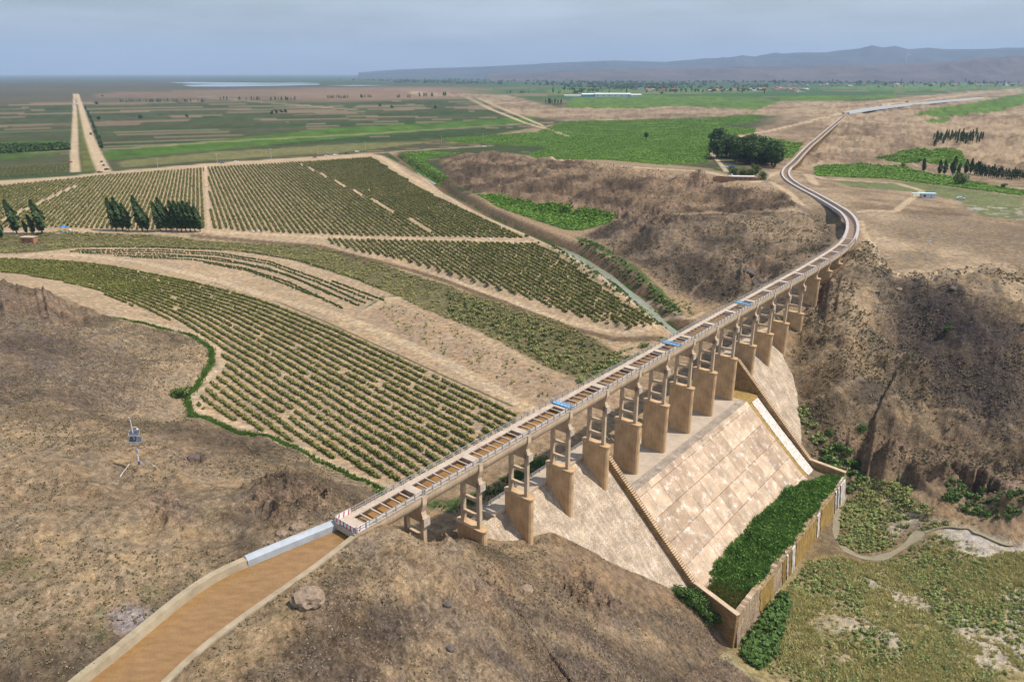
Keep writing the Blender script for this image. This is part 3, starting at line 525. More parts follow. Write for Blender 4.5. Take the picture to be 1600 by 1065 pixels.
# ---------------------------------------------------------------- aqueduct path in the bridge frame (t across, s along)
cv = hit(*np.array(pl('1319.5 381;1331 363;1331 345;1321 331.5;1307.5 322.5;1289.5 312;1273 303;1257.5 295;1240 285;1230 276.5;1227.5 269;1231.5 261;1241 252.5;1255 237.5;1267.5 225;1279 215.5;1298 199;1320 181')).T, 0)
cs, ct = st(cv)
P0 = [(-2.75, -15.9), (-2.75, 0), (-2.75, 100), (-2.75, 180), (-2.75, 215)]
ctrl = np.array(P0+list(zip(ct, cs)))
def catmull(P, m=14):
    P = np.vstack([2*P[0]-P[1], P, 2*P[-1]-P[-2]]); Q = []
    for i in range(1, len(P)-2):
        p0, p1, p2, p3 = P[i-1:i+3]; d = [max(np.hypot(*(b-a))**.5, 1e-3) for a, b in ((p0, p1), (p1, p2), (p2, p3))]
        m1 = (p1-p0)/d[0]-(p2-p0)/(d[0]+d[1])+(p2-p1)/d[1]; m2 = (p2-p1)/d[1]-(p3-p1)/(d[1]+d[2])+(p3-p2)/d[2]; m1 = m1*d[1]; m2 = m2*d[1]
        for k in range(m):
            u = k/m; Q.append((2*u**3-3*u*u+1)*p1+(u**3-2*u*u+u)*m1+(-2*u**3+3*u*u)*p2+(u**3-u*u)*m2)
    Q.append(P[-2]); return np.array(Q)
path = catmull(ctrl); cum = np.r_[0, np.cumsum(np.hypot(*np.diff(path, axis=0).T))]
def at_(d):
    p = np.array([np.interp(d, cum, path[:, 0]), np.interp(d, cum, path[:, 1])]); q = np.array([np.interp(d+1.5, cum, path[:, 0])-np.interp(d-1.5, cum, path[:, 0]), np.interp(d+1.5, cum, path[:, 1])-np.interp(d-1.5, cum, path[:, 1])])
    return p, q/np.hypot(*q)
def sweep(mb, d0, d1, poly, step=2.3, closed=True, z=0):
    n = max(1, int(math.ceil((d1-d0)/step))); k = len(poly); V = []
    for i in range(n+1):
        p, q = at_(d0+(d1-d0)*i/n); nn = np.array([q[1], -q[0]])
        if nn[0] < 0 and abs(q[1]) > 2: nn = -nn
        V += [(p[0]+nn[0]*a, p[1]+nn[1]*a, b+z) for a, b in poly]
    Fc = [(i*k+j, i*k+(j+1) % k, (i+1)*k+(j+1) % k, (i+1)*k+j) for i in range(n) for j in range(k if closed else k-1)]
    if closed: Fc += [tuple(range(k-1, -1, -1)), tuple(range(n*k, (n+1)*k))]
    mb.add(V, Fc)
out_ = [(2.78*math.cos(a), -1.0-2.5*math.sin(a)) for a in np.linspace(0, math.pi, 13)]
inn = [(2.45*math.cos(a), -1.0-2.2*math.sin(a)) for a in np.linspace(math.pi, 0, 13)]
SHELL = [(2.78, -.24)]+out_+[(-2.78, -.24), (-2.45, -.24)]+inn+[(2.45, -.24)]
DL = [(-2.9, -.22), (-1.55, -.22), (-1.55, 0), (-2.75, 0), (-2.75, .08), (-2.9, .08)]
DR = [(1.75, -.22), (2.9, -.22), (2.9, .08), (2.75, .08), (2.75, 0), (1.75, 0)]
def crossbar(mb, d, w, z0, z1, x0=-1.6, x1=1.8):
    p, q = at_(d); nn = np.array([q[1], -q[0]]); V = []
    for zz in (z0, z1):
        for a, b_ in ((x0, -w/2), (x1, -w/2), (x1, w/2), (x0, w/2)): V.append((p[0]+nn[0]*a+q[0]*b_, p[1]+nn[1]*a+q[1]*b_, zz))
    mb.add(V, [(0, 3, 2, 1), (4, 5, 6, 7), (0, 1, 5, 4), (1, 2, 6, 5), (2, 3, 7, 6), (3, 0, 4, 7)])
def flume(d0, d1, parent, detail=2, nt=7):
    g = .04; mb = MB(); sweep(mb, d0+g, d1-g, SHELL)
    sp = mb.build('flume_span', M['conc'], parent); me = sp.data
    me.polygons.foreach_set('use_smooth', [len(p_.vertices) == 4 and abs(p_.normal.z) < .98 and p_.center.z < -.9 for p_ in me.polygons])
    mb = MB(); sweep(mb, d0, d1, DL); sweep(mb, d0, d1, DR); mb.build('walkway', M['deck'], sp)
    mb = MB()
    for i in range(1, nt): crossbar(mb, d0+(d1-d0)*i/nt, .26, -.3, -.03)
    crossbar(mb, d0+.45, .9, -.3, .03); crossbar(mb, d1-.45, .9, -.3, .03) if detail > 1 else None
    mb.build('tie_beam', M['deck'], sp)
    for sx in (-2.82, 2.82):
        mb = MB()
        for i in range(nt+1):
            dd = d0+(d1-d0)*i/nt; dd = min(max(dd, d0+.25), d1-.25); p, q = at_(dd); nn = np.array([q[1], -q[0]]); c = p+nn*sx; hw = .11 if 0 < i < nt else .16
            V = [(c[0]+a*nn[0]+b_*q[0], c[1]+a*nn[1]+b_*q[1], zz) for zz in (-.05, 1.15) for a, b_ in ((-.09, -hw), (.09, -hw), (.09, hw), (-.09, hw))]
            mb.add(V, [(0, 3, 2, 1), (4, 5, 6, 7), (0, 1, 5, 4), (1, 2, 6, 5), (2, 3, 7, 6), (3, 0, 4, 7)])
        for zz in (.5, 1.0):
            sweep(mb, d0, d1, [(sx-.05, zz-.05), (sx+.05, zz-.05), (sx+.05, zz+.05), (sx-.05, zz+.05)])
        mb.build('railing', M['rail'], sp)
    return sp
def loc2w(p): return (O2[0]+p[1]*U2[0]+p[0]*V2[0], O2[1]+p[1]*U2[1]+p[0]*V2[1])
def stadium(x0, x1, hw, n=7):
    P = [(x1+hw*math.sin(a)*0.9, -hw*math.cos(a)) for a in np.linspace(0, math.pi, n)]+[(x0-hw*math.sin(a)*0.9, hw*math.cos(a)) for a in np.linspace(0, math.pi, n)]
    return P
def pier(d, parent, top=-15.55, legs=True, bot=None, base=None):
    p, q = at_(d); w = loc2w(p); nn = np.array([q[1], -q[0]])
    g = min(Hz(loc2w(p+nn*a)) for a in (-2.75, 0, 3.6)) if bot is None else bot
    mb = MB(); hw = 1.0
    body = stadium(-2.9, 3.1, hw); mb.slab(body, g-1.2, top-.35); mb.slab(stadium(-3.0, 3.2, hw+.16), top-.35, top)
    o = mb.build('pier', M['pier'], parent, loc=(p[0], p[1], 0), rz=math.atan2(q[1], q[0])-math.pi/2)
    if base: MB().box(-4.4, 4.5, -1.6, 1.6, g-1.2, base, 0, 0).build('footing', M['pier'], o)
    mb = MB(); mb.prism([(-2.98, -.25), (2.98, -.25), (2.98, -2.0), (2.45, -3.7), (2.85, -4.75), (-2.85, -4.75), (-2.45, -3.7), (-2.98, -2.0)], -.55, .55)
    mb.build('saddle', M['conc'], o)
    if legs:
        MB().box(-3.0, 3.0, -.42, .42, -6.1, -4.75).build('cap_beam', M['conc'], o)
        for x in (-1, 1): MB().box(*(sorted((x*2.85, x*3.35))), -.8, .8, -6.5, -4.7).build('end_block', M['deck'], o)
        for x in (-2.25, 2.25): MB().box(x-.42, x+.42, -.42, .42, top-.02, -4.9).build('column', M['conc'], o)
        for z in (-9.3, -13.0):
            MB().add([(x, y, zz) for x, y, zz in [(-1.83, -.3, z-.35), (1.83, -.3, z-.35), (1.83, .3, z-.35), (-1.83, .3, z-.35), (-1.83, -.3, z+.35), (1.83, -.3, z+.35), (1.83, .3, z+.35), (-1.83, .3, z+.35)]],
                     [(0, 3, 2, 1), (4, 5, 6, 7), (0, 1, 5, 4), (1, 2, 6, 5), (2, 3, 7, 6), (3, 0, 4, 7)]).add([(-1.83, -.28, z-.3), (-1.3, -.28, z-.3), (-1.83, -.28, z-.8), (-1.83, .28, z-.3), (-1.3, .28, z-.3), (-1.83, .28, z-.8)], [(0, 1, 2), (5, 4, 3), (0, 2, 5, 3), (1, 4, 5, 2)]).build('cross_beam', M['conc'], o)
    return o
AQ = empty('aqueduct_bridge', (O2[0], O2[1], 0), -AZ, 'long concrete aqueduct bridge on tall piers carrying muddy water over the dam', 'aqueduct')
joints = [15.9+n_*SP for n_ in range(-1, 19)]; joints[0] = 0
for a, b_ in zip(joints, joints[1:]): flume(a, b_, AQ)
for n_ in range(0, 18):
    d = 15.9+n_*SP
    if n_ < 14: pier(d, AQ, bot=(-30.6 if 5 <= n_ <= 9 else -29 if n_ in (2, 3, 4, 10, 11, 12) else None), base=(-24.6 if n_ == 13 else None))
    else: pier(d, AQ, top=-4.75, legs=False)
d_end = joints[-1]
# ground-borne canal on the bend, then the second aqueduct
dA = cum[np.argmin(np.hypot(path[:, 0]-ct[11], path[:, 1]-cs[11]))]; dB = cum[-1]
SC = empty('canal_bend', (O2[0], O2[1], 0), -AZ, 'curved concrete flume lying on the ground between the two aqueduct bridges', 'canal')
mb = MB(); sweep(mb, d_end, dA, [(-3.1, -1.6), (-1.75, -1.6), (-1.75, .1), (-3.1, .1)], 3); sweep(mb, d_end, dA, [(1.75, -1.6), (3.1, -1.6), (3.1, .1), (1.75, .1)], 3); sweep(mb, d_end, dA, [(-1.75, -3), (1.75, -3), (1.75, -2.6), (-1.75, -2.6)], 3)
mb.build('canal_wall', mat('purple grey concrete', (.47, .42, .40), (.36, .31, .29), .4), SC)
mb = MB()
nn_ = int((dA-d_end)/2.6)
for i in range(nn_): crossbar(mb, d_end+(i+.5)*(dA-d_end)/nn_, .25, -.2, .0, -1.75, 1.75) if (i % 2 == 0) else None
mb.build('tie_beam', M['deck'], SC)
A2 = empty('aqueduct_bridge', (O2[0], O2[1], 0), -AZ, 'distant second aqueduct bridge on many short piers across the dry valley', 'aqueduct')
nsp = int((dB-dA)/SP); stp = (dB-dA)/nsp
for i in range(nsp):
    a = dA+i*stp; mb = MB(); sweep(mb, a, a+stp, SHELL, 8); sp = mb.build('flume_span', M['conc'], A2)
    mb = MB(); sweep(mb, a, a+stp, DL, 8); sweep(mb, a, a+stp, DR, 8); [crossbar(mb, a+stp*k/5, .4, -.3, -.02) for k in range(5)]; mb.build('walkway', M['deck'], sp)
    mb = MB()
    for sx in (-2.82, 2.82): sweep(mb, a, a+stp, [(sx-.06, .9), (sx+.06, .9), (sx+.06, 1.1), (sx-.06, 1.1)], 8)
    mb.build('railing', M['rail'], sp)
    p, q = at_(a); g = Hz(loc2w(p))
    if g < -4.5:
        mb = MB()
        for x in (-2.1, 2.1): mb.box(x-.4, x+.4, -.4, .4, g-1, -3.4)
        mb.box(-2.7, 2.7, -.5, .5, -4.1, -3.3); mb.box(-1.8, 1.8, -.3, .3, (g-4)/2-.3, (g-4)/2+.3)
        mb.build('pier', M['pier'], A2, loc=(p[0], p[1], 0), rz=math.atan2(q[1], q[0])-math.pi/2)
# muddy water running in the flumes
def wmat(name, c1, c2, sc, rough=.25, bump=.4, streak=None, spec=.4):
    m = mat(name, c1, c2, sc, rough, bump, sc*3, streak, spec=spec); return m
M['mud'] = wmat('muddy water', (.31, .175, .065), (.24, .13, .05), .35, .3, .25)
mb = MB(); sweep(mb, 0.02, dA, [(-2.3, -1.45), (2.3, -1.45), (2.3, -1.5), (-2.3, -1.5)], 4); sweep(mb, dA, dB, [(-2.3, -1.45), (2.3, -1.45), (2.3, -1.5), (-2.3, -1.5)], 12)
mb.build('flume_water', M['mud'], None, kind='structure', loc=(O2[0], O2[1], 0), rz=-AZ)
# the pale canal that carries on across the dry hills
XC = smooth(G(pl('1321 180.5;1345 176.5;1400 169.5;1450 163.5;1500 157.5;1534 153.5')), 2); zc = H(XC[:, 0], XC[:, 1]); zc = np.array([zc[max(0, i-5):i+6].max() for i in range(len(zc))]); zc = np.convolve(np.pad(zc, 5, mode='edge'), np.ones(11)/11, 'valid')+.8
def ribbon(mb, P, prof):       # prof: list of (offset to the right of P, z)
    P = np.array(P); T = np.gradient(P, axis=0); T /= np.linalg.norm(T, axis=1)[:, None]+1e-9; Nn = np.stack([T[:, 1], -T[:, 0]], 1); k = len(prof)
    V = [(*(p+n_*a), b_) for p, n_ in zip(P, Nn) for a, b_ in prof]
    Fc = [(i*k+j, i*k+(j+1) % k, (i+1)*k+(j+1) % k, (i+1)*k+j) for i in range(len(P)-1) for j in range(k)]+[tuple(range(k-1, -1, -1)), tuple(range((len(P)-1)*k, len(P)*k))]
    mb.add(V, Fc)
FC = empty('canal', (XC[0][0], XC[0][1], 0), 0, 'pale distant canal running over the dry hills beyond the second aqueduct', 'canal')
XP = XC-XC[0]; Tn = np.gradient(XP, axis=0); Tn /= np.linalg.norm(Tn, axis=1)[:, None]; Nn_ = np.stack([Tn[:, 1], -Tn[:, 0]], 1)
for nm_, pr_, m_ in (('bank', [(-7, -3), (-6, 1.2), (-2.6, 1.2), (-2.2, -3)], M['grey']), ('bank', [(2.2, -3), (2.6, 1.2), (6, 1.2), (7, -3)], M['grey']), ('bed', [(-2.4, -1), (-2.4, .2), (2.4, .2), (2.4, -1)], M['lip'])):
    mb = MB(); k = 4; V = [(*(p+n_*a), b_+z) for p, n_, z in zip(XP, Nn_, zc) for a, b_ in pr_]; mb.add(V, [(i_*k+j, i_*k+(j+1) % k, (i_+1)*k+(j+1) % k, (i_+1)*k+j) for i_ in range(len(XP)-1) for j in range(k)]+[(3, 2, 1, 0), tuple(range((len(XP)-1)*k, len(XP)*k))]); mb.build(nm_, m_, FC)
CN = empty('canal', (CAN_L[0][0], CAN_L[0][1], 0), 0, 'wide concrete lined canal of muddy water curving in to the aqueduct inlet', 'canal')
def shifted(P): return P-np.array(CAN_L[0])
nL = 6
i_sp = int(np.argmin(np.hypot(*(CAN_L-hit(386, 881, -1.3)).T)))
mb = MB(); ribbon(mb, shifted(CAN_L[:i_sp+1]), [(.0, -3.6), (.0, -.35), (.85, .0), (1.3, .0), (1.35, -3.6)]); mb.build('pale_wall', M['grey'], CN, label='pale blue grey wall panel by the inlet')
mb = MB(); ribbon(mb, shifted(CAN_L[i_sp:]), [(-.6, -3.6), (0, -1.6), (.25, -.3), (1.35, -.25), (1.4, -3.5)]); mb.build('lining', M['lip'], CN)
mb = MB(); ribbon(mb, shifted(CAN_R), [(.6, -3.6), (0, -1.6), (-.15, -.35), (-1.2, -.28), (-1.25, -3.5)]); mb.build('lining', M['lip'], CN)
nw = min(len(CAN_L), len(CAN_R)); tL = np.linspace(0, 1, 80)
def resamp(P, m): c = np.r_[0, np.cumsum(np.hypot(*np.diff(P, axis=0).T))]; u = np.linspace(0, c[-1], m); return np.stack([np.interp(u, c, P[:, 0]), np.interp(u, c, P[:, 1])], 1)
a_, b_ = resamp(CAN_L, 200), resamp(CAN_R, 200); gridw = a_[:, None]+(b_-a_)[:, None]*np.linspace(-.015, 1.015, 24)[None, :, None]
wx, wy = gridw[..., 0], gridw[..., 1]; wz = -1.5+.05*(fbm(wx+2*wy*0, wy, 2.2, 3, 5)-.5)+.05*(fbm(wx, wy, .8, 2, 6)-.5)
ii = np.arange(199)[:, None]*24+np.arange(23)[None]; fq = np.stack([ii, ii+24, ii+25, ii+1], -1).reshape(-1, 4)
mesh('canal_water', np.stack([wx, wy, wz], -1).reshape(-1, 3), fq, wmat('muddy canal water', (.29, .165, .065), (.205, .112, .04), .9, .16, 1.0, (.5, 1.3, 1), .5), kind='structure', smooth=True)
# inlet platform and red and white hoarding
PL = MB().box(-4.35, -.95, -15.9, -12.9, -.2, .03).box(-5.6, .1, -16.15, -15.92, -1.0, .02).build('inlet_slab', M['deck'], AQ)
def hoarding(name, p, q, label):
    p, q = np.array(p, float), np.array(q, float); ln = np.hypot(*(q-p)); w = loc2w(p); e = empty(name, (w[0], w[1], .0), -AZ+math.atan2(q[1]-p[1], q[0]-p[0]), label, 'barrier', 'red and white barriers at the inlet')
    MB().box(0, ln, -.03, .03, .1, 1.15).build('panel', M['white'], e)
    mb = MB(); n_ = int(ln/.9)
    for i in range(n_):
        x0 = (i+.3)*ln/n_; mb.add([(a, s*.036, z) for s in (-1, 1) for a, z in ((x0, .12), (x0+.28, .12), (x0+.5, 1.13), (x0+.22, 1.13))], [(0, 1, 2, 3), (7, 6, 5, 4), (0, 4, 5, 1), (2, 6, 7, 3), (1, 5, 6, 2), (3, 7, 4, 0)])
    mb.build('stripe', M['red'], e)
    for x in (0.03, ln-.03): MB().box(x-.05, x+.05, -.05, .05, 0, 1.25).build('post', M['rail'], e)
hoarding('barrier', (-5.5, -15.85), (0.0, -15.85), 'long red and white barrier across the end of the aqueduct above the canal')
hoarding('barrier', (-5.5, -15.6), (-5.5, -12.4), 'red and white barrier on the uphill side of the inlet slab')
hoarding('barrier', (0.02, -15.6), (0.02, -12.9), 'red and white barrier on the downhill side of the inlet slab')
# blue gate frames on the flume
for px_, py_, lab in ((885, 632, 'nearest of the three blue steel frames across the flume'), (1056, 537, 'middle of the three blue steel frames across the flume'), (1168, 474, 'farthest of the three blue steel frames across the flume')):
    s_, t_ = st(hit(px_, py_, .5)); w = loc2w((-2.75, float(s_))); e = empty('blue_frame', (w[0], w[1], 0), -AZ, lab, 'metal frame', 'blue frames across the flume')
    mb = MB()
    for y in (-.55, .55):
        mb.box(-2.7, 2.9, y-.1, y+.1, .1, .3); mb.box(-2.7, 2.9, y-.05, y+.05, .75, .83)
        for x in np.linspace(-2.6, 2.8, 6): mb.box(x-.05, x+.05, y-.05, y+.05, .02, .8)
    mb.build('girder', M['blue'], e); MB().box(-2.6, 2.8, -.45, .45, .2, .24).build('plate', M['blue'], e)
# ---------------------------------------------------------------- the dam
DM = empty('dam', (O2[0], O2[1], 0), -AZ, 'large stone faced dam with sloping spillway below the aqueduct piers', 'dam')
def uvmap(o, fn):
    me = o.data; u = me.uv_layers.new(name='UVMap'); co_ = np.empty(len(me.vertices)*3); me.vertices.foreach_get('co', co_); co_ = co_.reshape(-1, 3)
    vi = np.empty(len(me.loops), int); me.loops.foreach_get('vertex_index', vi); uvv = np.array([fn(*co_[i]) for i in vi]); u.data.foreach_set('uv', uvv.astype(np.float32).ravel())
def strip(prof, s0, s1, m, name, parent, ns=2, depth=2.0, uvf=None, jit=0):       # prof (t,z) line extruded along s, closed below
    prof = list(prof); bot = [(a, b_-depth) for a, b_ in prof[::-1]]
    o = MB().prism([(a, b_) for a, b_ in prof]+bot, s0, s1).build(name, m, parent)
    uvmap(o, uvf or (lambda x, y, z: (y, (x-z)*.72)))
    return o
toe = [(24.5, -49.0), (25.8, -50.2), (27.5, -51.3), (29.5, -51.9), (37, -52.0)]
SLAB = [(5.3, -30.7), (15, -40.1)]+toe
strip(SLAB, 69.7, 143.6, M['slab'], 'spillway_slab', DM, uvf=lambda x, y, z: (y, (x-z)*.715))
strip([(-9, -30.55), (2.6, -30.55)], 69.7, 150.8, M['crest'], 'crest_floor', DM)
strip([(2.6, -30.54), (5.3, -30.68)], 69.7, 143.6, M['cobble'], 'cobbled_edge', DM)
strip([(-4, -30.45), (2.5, -30.5), (5.6, -30.8), (6.1, -31.2)], 143.62, 151.6, M['algae'], 'overflow_lip', DM)
CH = [(5.5, -31.1), (15, -40.4)]+[(a, b_-.25) for a, b_ in toe[:4]]
strip(CH, 143.62, 151.6, M['algae'], 'chute_floor', DM)
for nm, s0, s1 in (('wing_slope', 8, 68.5), ('wing_slope', 154, 204)):
    strip([(-6.3, -20.9), (10, -37), (30, -57)], s0, s1, M['wing'], nm, DM, depth=1.5, uvf=lambda x, y, z: (y, (x-z)*.715))
def stepped(s0, s1, pts, name):
    prof = []; (t0, z0), (t1, z1) = pts; n_ = 60
    for i in range(n_):
        a = t0+(t1-t0)*i/n_; b_ = t0+(t1-t0)*(i+1)/n_; z = z0+(z1-z0)*i/n_; prof += [(a, z), (b_, z)]
    o = MB().prism(prof+[(t1, -57), (t1-3, -57), (t0, z0-12)], s0, s1).build(name, M['wall'], DM); uvmap(o, lambda x, y, z: (x+y*.3, z))
    mb = MB()
    for i in range(n_):
        a = t0+(t1-t0)*i/n_; b_ = t0+(t1-t0)*(i+1)/n_; z = z0+(z1-z0)*i/n_; mb.box(a-.02, b_-.08, s0-.05, s1+.05, z, z+.09)
    mb.build('coping', M['conc'], o)
stepped(68.3, 69.7, [(-2.4, -22.5), (25.0, -49.6)], 'stepped_wall')
stepped(151.6, 153.2, [(-2.6, -20.4), (26.0, -49.4)], 'stepped_wall')
MB().box(-9, -2.4, 68.3, 69.7, -34, -22.4).build('abutment_wall', M['wall'], DM); MB().box(-9, -2.6, 151.6, 153.2, -34, -20.3).build('abutment_wall', M['wall'], DM)
# walkways on the wing crests
for s0, s1, z in ((22, 26.6, -22.2), (26.6, 68.2, -20.6), (153.3, 196, -20.4)):
    MB().box(-10.2, -6.2, s0, s1, z-2.6, z).build('crest_walkway', M['crest'], DM)
    MB().box(-6.45, -6.0, s0, s1, z-2.6, z+.12).build('parapet', M['conc'], DM)
    mb = MB(); k = s0+.3
    while k < s1: mb.box(-9.95, -9.75, k-.1, k+.1, z, z+1.05); k += 3.1
    for zz in (.5, .95): mb.box(-9.9, -9.8, s0+.3, s1-.3, z+zz-.05, z+zz+.05)
    mb.build('railing', M['rail'], DM)
# pool walls and weir
def wallseg(a, b_, w, z0, z1, m, name, bat=0):
    a, b_ = np.array(a, float), np.array(b_, float); e = (b_-a)/np.hypot(*(b_-a)); n_ = np.array([e[1], -e[0]])*w/2
    q0 = [a-n_, b_-n_, b_+n_, a+n_]; mb = MB(); mb.add([(*p, z0) for p in (a-n_*(1+bat), b_-n_*(1+bat), b_+n_*(1+bat), a+n_*(1+bat))]+[(*p, z1) for p in q0], [(0, 3, 2, 1), (4, 5, 6, 7), (0, 1, 5, 4), (1, 2, 6, 5), (2, 3, 7, 6), (3, 0, 4, 7)])
    o = mb.build(name, m, DM); uvmap(o, lambda x, y, z: (x+y, z)); return o
wallseg((24.8, 68.9), (38.3, 64.4), 1.1, -60, -49.0, M['wall'], 'pool_wall'); wallseg((25.8, 152.4), (37.6, 151.0), 1.2, -60, -49.2, M['wall'], 'pool_wall')
wallseg((24.9, 68.9), (38.4, 64.4), 1.25, -48.99, -48.75, M['conc'], 'coping'); wallseg((25.8, 152.4), (37.7, 151.0), 1.35, -49.19, -48.95, M['conc'], 'coping')
wv, wf, wc = [], [], []
nS, nZ = 150, 24
for i in range(nS+1):
    s_ = 64.6+(151-64.6)*i/nS; topz = -50.3+(.55 if (s_ < 78) else 0)+.1*math.sin(i*1.3)
    for j in range(nZ+1):
        u = j/nZ; wv.append((38.0+1.1*u+.03*float(_h(np.array([i]), np.array([j]), 3)[0]), s_, topz+(-61-topz)*u))
wv += [(v_[0]-1.4 if k_ % (nZ+1) == 0 else v_[0], v_[1], v_[2]) for k_, v_ in enumerate(wv) if k_ % (nZ+1) == 0]
for i in range(nS):
    for j in range(nZ): a = i*(nZ+1)+j; wf.append((a, a+1, a+nZ+2, a+nZ+1))
b0 = (nS+1)*(nZ+1)
for i in range(nS): wf.append((i*(nZ+1), (i+1)*(nZ+1), b0+i+1, b0+i))
WVv = np.array(wv); o = mesh('weir_wall', WVv, wf, M['weir'], DM); uvmap(o, lambda x, y, z: (y, z))
def facing(name, s0, s1, m, off, z0=-50.35, z1=-59.6, parent=None, seed=0, amp=.8, n=20, **kw):
    V = []; nz_ = 14
    for i in range(n+1):
        for j in range(nz_+1):
            u = j/nz_; s_ = s0+(s1-s0)*i/n; e = (_h(np.array([j]), np.array([seed+(i > n/2)]), 7)[0]-.5)*amp*(1 if i in (0, n) else 0)
            z = z0+(z1-z0)*u; x = 38.0+1.1*(z+50.3)/(-10.7)+.12+off+.07*(i % 2)
            V.append((x, s_+e, z))
    V = [(a-.9, b_, c+.25) if (k_ % (nz_+1)) == 0 else (a, b_, c) for k_, (a, b_, c) in enumerate(V)]
    Fq_ = [(i*(nz_+1)+j, i*(nz_+1)+j+1, (i+1)*(nz_+1)+j+1, (i+1)*(nz_+1)+j) for i in range(n) for j in range(nz_)]
    return mesh(name, V, Fq_, m, parent, **kw)
for k_, (a, b_) in enumerate(((79, 88), (94.5, 97), (99, 101), (105, 122), (126, 138))): facing('algae_stain', a, b_, M['algae'], .03, parent=DM, seed=k_*3, amp=1.4)
M['fall'] = mat('white falling water', (.74, .74, .76), (.30, .22, .14), 1.6, .4, .3, streak=(1, 2.6, .2), ramp=(.42, .62))
for k_, (a, b_) in enumerate(((97.6, 98.6), (101.5, 103.8), (122.5, 124.6), (139.5, 140.6), (142.2, 143.6), (145, 149.8))):
    facing('waterfall', a, b_, M['fall'], .12, seed=50+k_, amp=.5, n=6, kind='structure', loc=(O2[0], O2[1], 0), rz=-AZ)
# white water in the chute, foam, pool floor
mb = MB(); n_ = 60; V = []
for i in range(n_+1):
    u = i/n_; tt = 6.0+(27.8-6.0)*u; zz = np.interp(tt, [c[0] for c in CH], [c[1] for c in CH])+.10
    for j in range(9): V.append((tt, 145.9+(151.2-145.9)*j/8, zz+.12*float(_h(np.array([i]), np.array([j]), 4)[0])))
fq = np.array([(i*9+j, i*9+j+1, (i+1)*9+j+1, (i+1)*9+j)[::-1] for i in range(n_) for j in range(8)])
M['foam'] = mat('foaming water', (.66, .62, .59), (.36, .26, .18), 1.8, .5, .8, 5, streak=(.28, 1.8, 1), ramp=(.38, .56), detail=9)
mesh('chute_water', V, fq, M['foam'], kind='structure', loc=(O2[0], O2[1], 0), rz=-AZ)
mesh('pool_water', [(27, 69.8, -51.55), (37.4, 66.5, -51.55), (37.4, 151, -51.55), (27, 152, -51.55)], [(0, 1, 2, 3)], wmat('pool water', (.22, .17, .11), (.12, .10, .06), .5, .2), kind='structure', loc=(O2[0], O2[1], 0), rz=-AZ)
fo = []
for a in (123.5, 143, 147.5, 98, 103):
    for k_ in range(26):
        rr_ = random.random()*(2.2 if a > 140 else 1.1); aa_ = random.random()*6.28; fo.append((39.9+abs(rr_*math.cos(aa_)), a+rr_*math.sin(aa_)*1.3, -59.35, .25+.35*random.random()))
mb = MB()
for x, y, z, r_ in fo: mb.add([(x+r_*math.cos(k*1.05), y+r_*math.sin(k*1.05), z) for k in range(6)]+[(x, y, z+r_*.55)], [(k, (k+1) % 6, 6) for k in range(6)])
mb.build('foam', M['foam'], None, kind='stuff', loc=(O2[0], O2[1], 0), rz=-AZ, smooth=True)
# ---- streams, ditch water, the far lake
M['silt'] = wmat('silty water', (.27, .235, .15), (.20, .165, .10), .3, .10, .3)
def watr(name, P, w, z, m):
    P = smooth(P, 2); mb = MB(); P_ = np.array(P); T = np.gradient(P_, axis=0); T /= np.linalg.norm(T, axis=1)[:, None]+1e-9; Nn = np.stack([T[:, 1], -T[:, 0]], 1)
    V = []; zz = H0(P_[:, 0], P_[:, 1])+(z if z is not None else -3.35)
    for i, (p, n_) in enumerate(zip(P_, Nn)):
        ww = w*(.45+1.1*float(vn(np.array([i*.35]), np.array([2.]), 6)[0])); V += [(*(p-n_*ww/2), zz[i]), (*(p+n_*ww/2), zz[i])]
    return mesh(name, V, np.array([(2*i, 2*i+2, 2*i+3, 2*i+1)[::-1] for i in range(len(P_)-1)]), m, kind='structure')
STREAM = hit(*np.array(pl('1322 775;1306 800;1302 830;1316 852;1340 866;1372 869;1400 860;1422 848;1438 838')).T, -59.3)
STREAM2 = hit(*np.array(pl('1440 838;1470 836;1500 843;1518 850;1530 856;1556 866;1580 870;1600 866;1660 872')).T, -59.3)
watr('stream_water', STREAM, 2.0, .14, M['silt']); watr('stream_water', STREAM2, 2.2, .14, M['silt'])
ditch_m = wmat('ditch water', (.25, .25, .18), (.18, .185, .13), .2, .15, .1); watr('ditch_water', GL('868 386;900 404;950 433;1000 466;1045 496;1080 516', -24), 4.2, None, ditch_m); watr('ditch_water', GL('652 272;668 283;680 290', -24), 2.6, None, ditch_m)
M['lake'] = mat('lake water', (.30, .36, .44), None, .001, .15, spec=.6)
for s, z in (('262 129;300 128.4;420 129.6;470 129.4;498 129.6;470 130.8;380 131.6;300 131', -17), ('285 133.2;330 131.8;420 132;500 131;498 132.6;430 134.4;350 135.6;300 135.4', -17), ('505 133.6;560 133;620 133.6;550 134.4', -16)):
    P_ = hit(*np.array(pl(s)).T, z); mesh('lake', [(*p, z) for p in P_], [tuple(range(len(P_)))[::-1]], M['lake'], kind='structure')
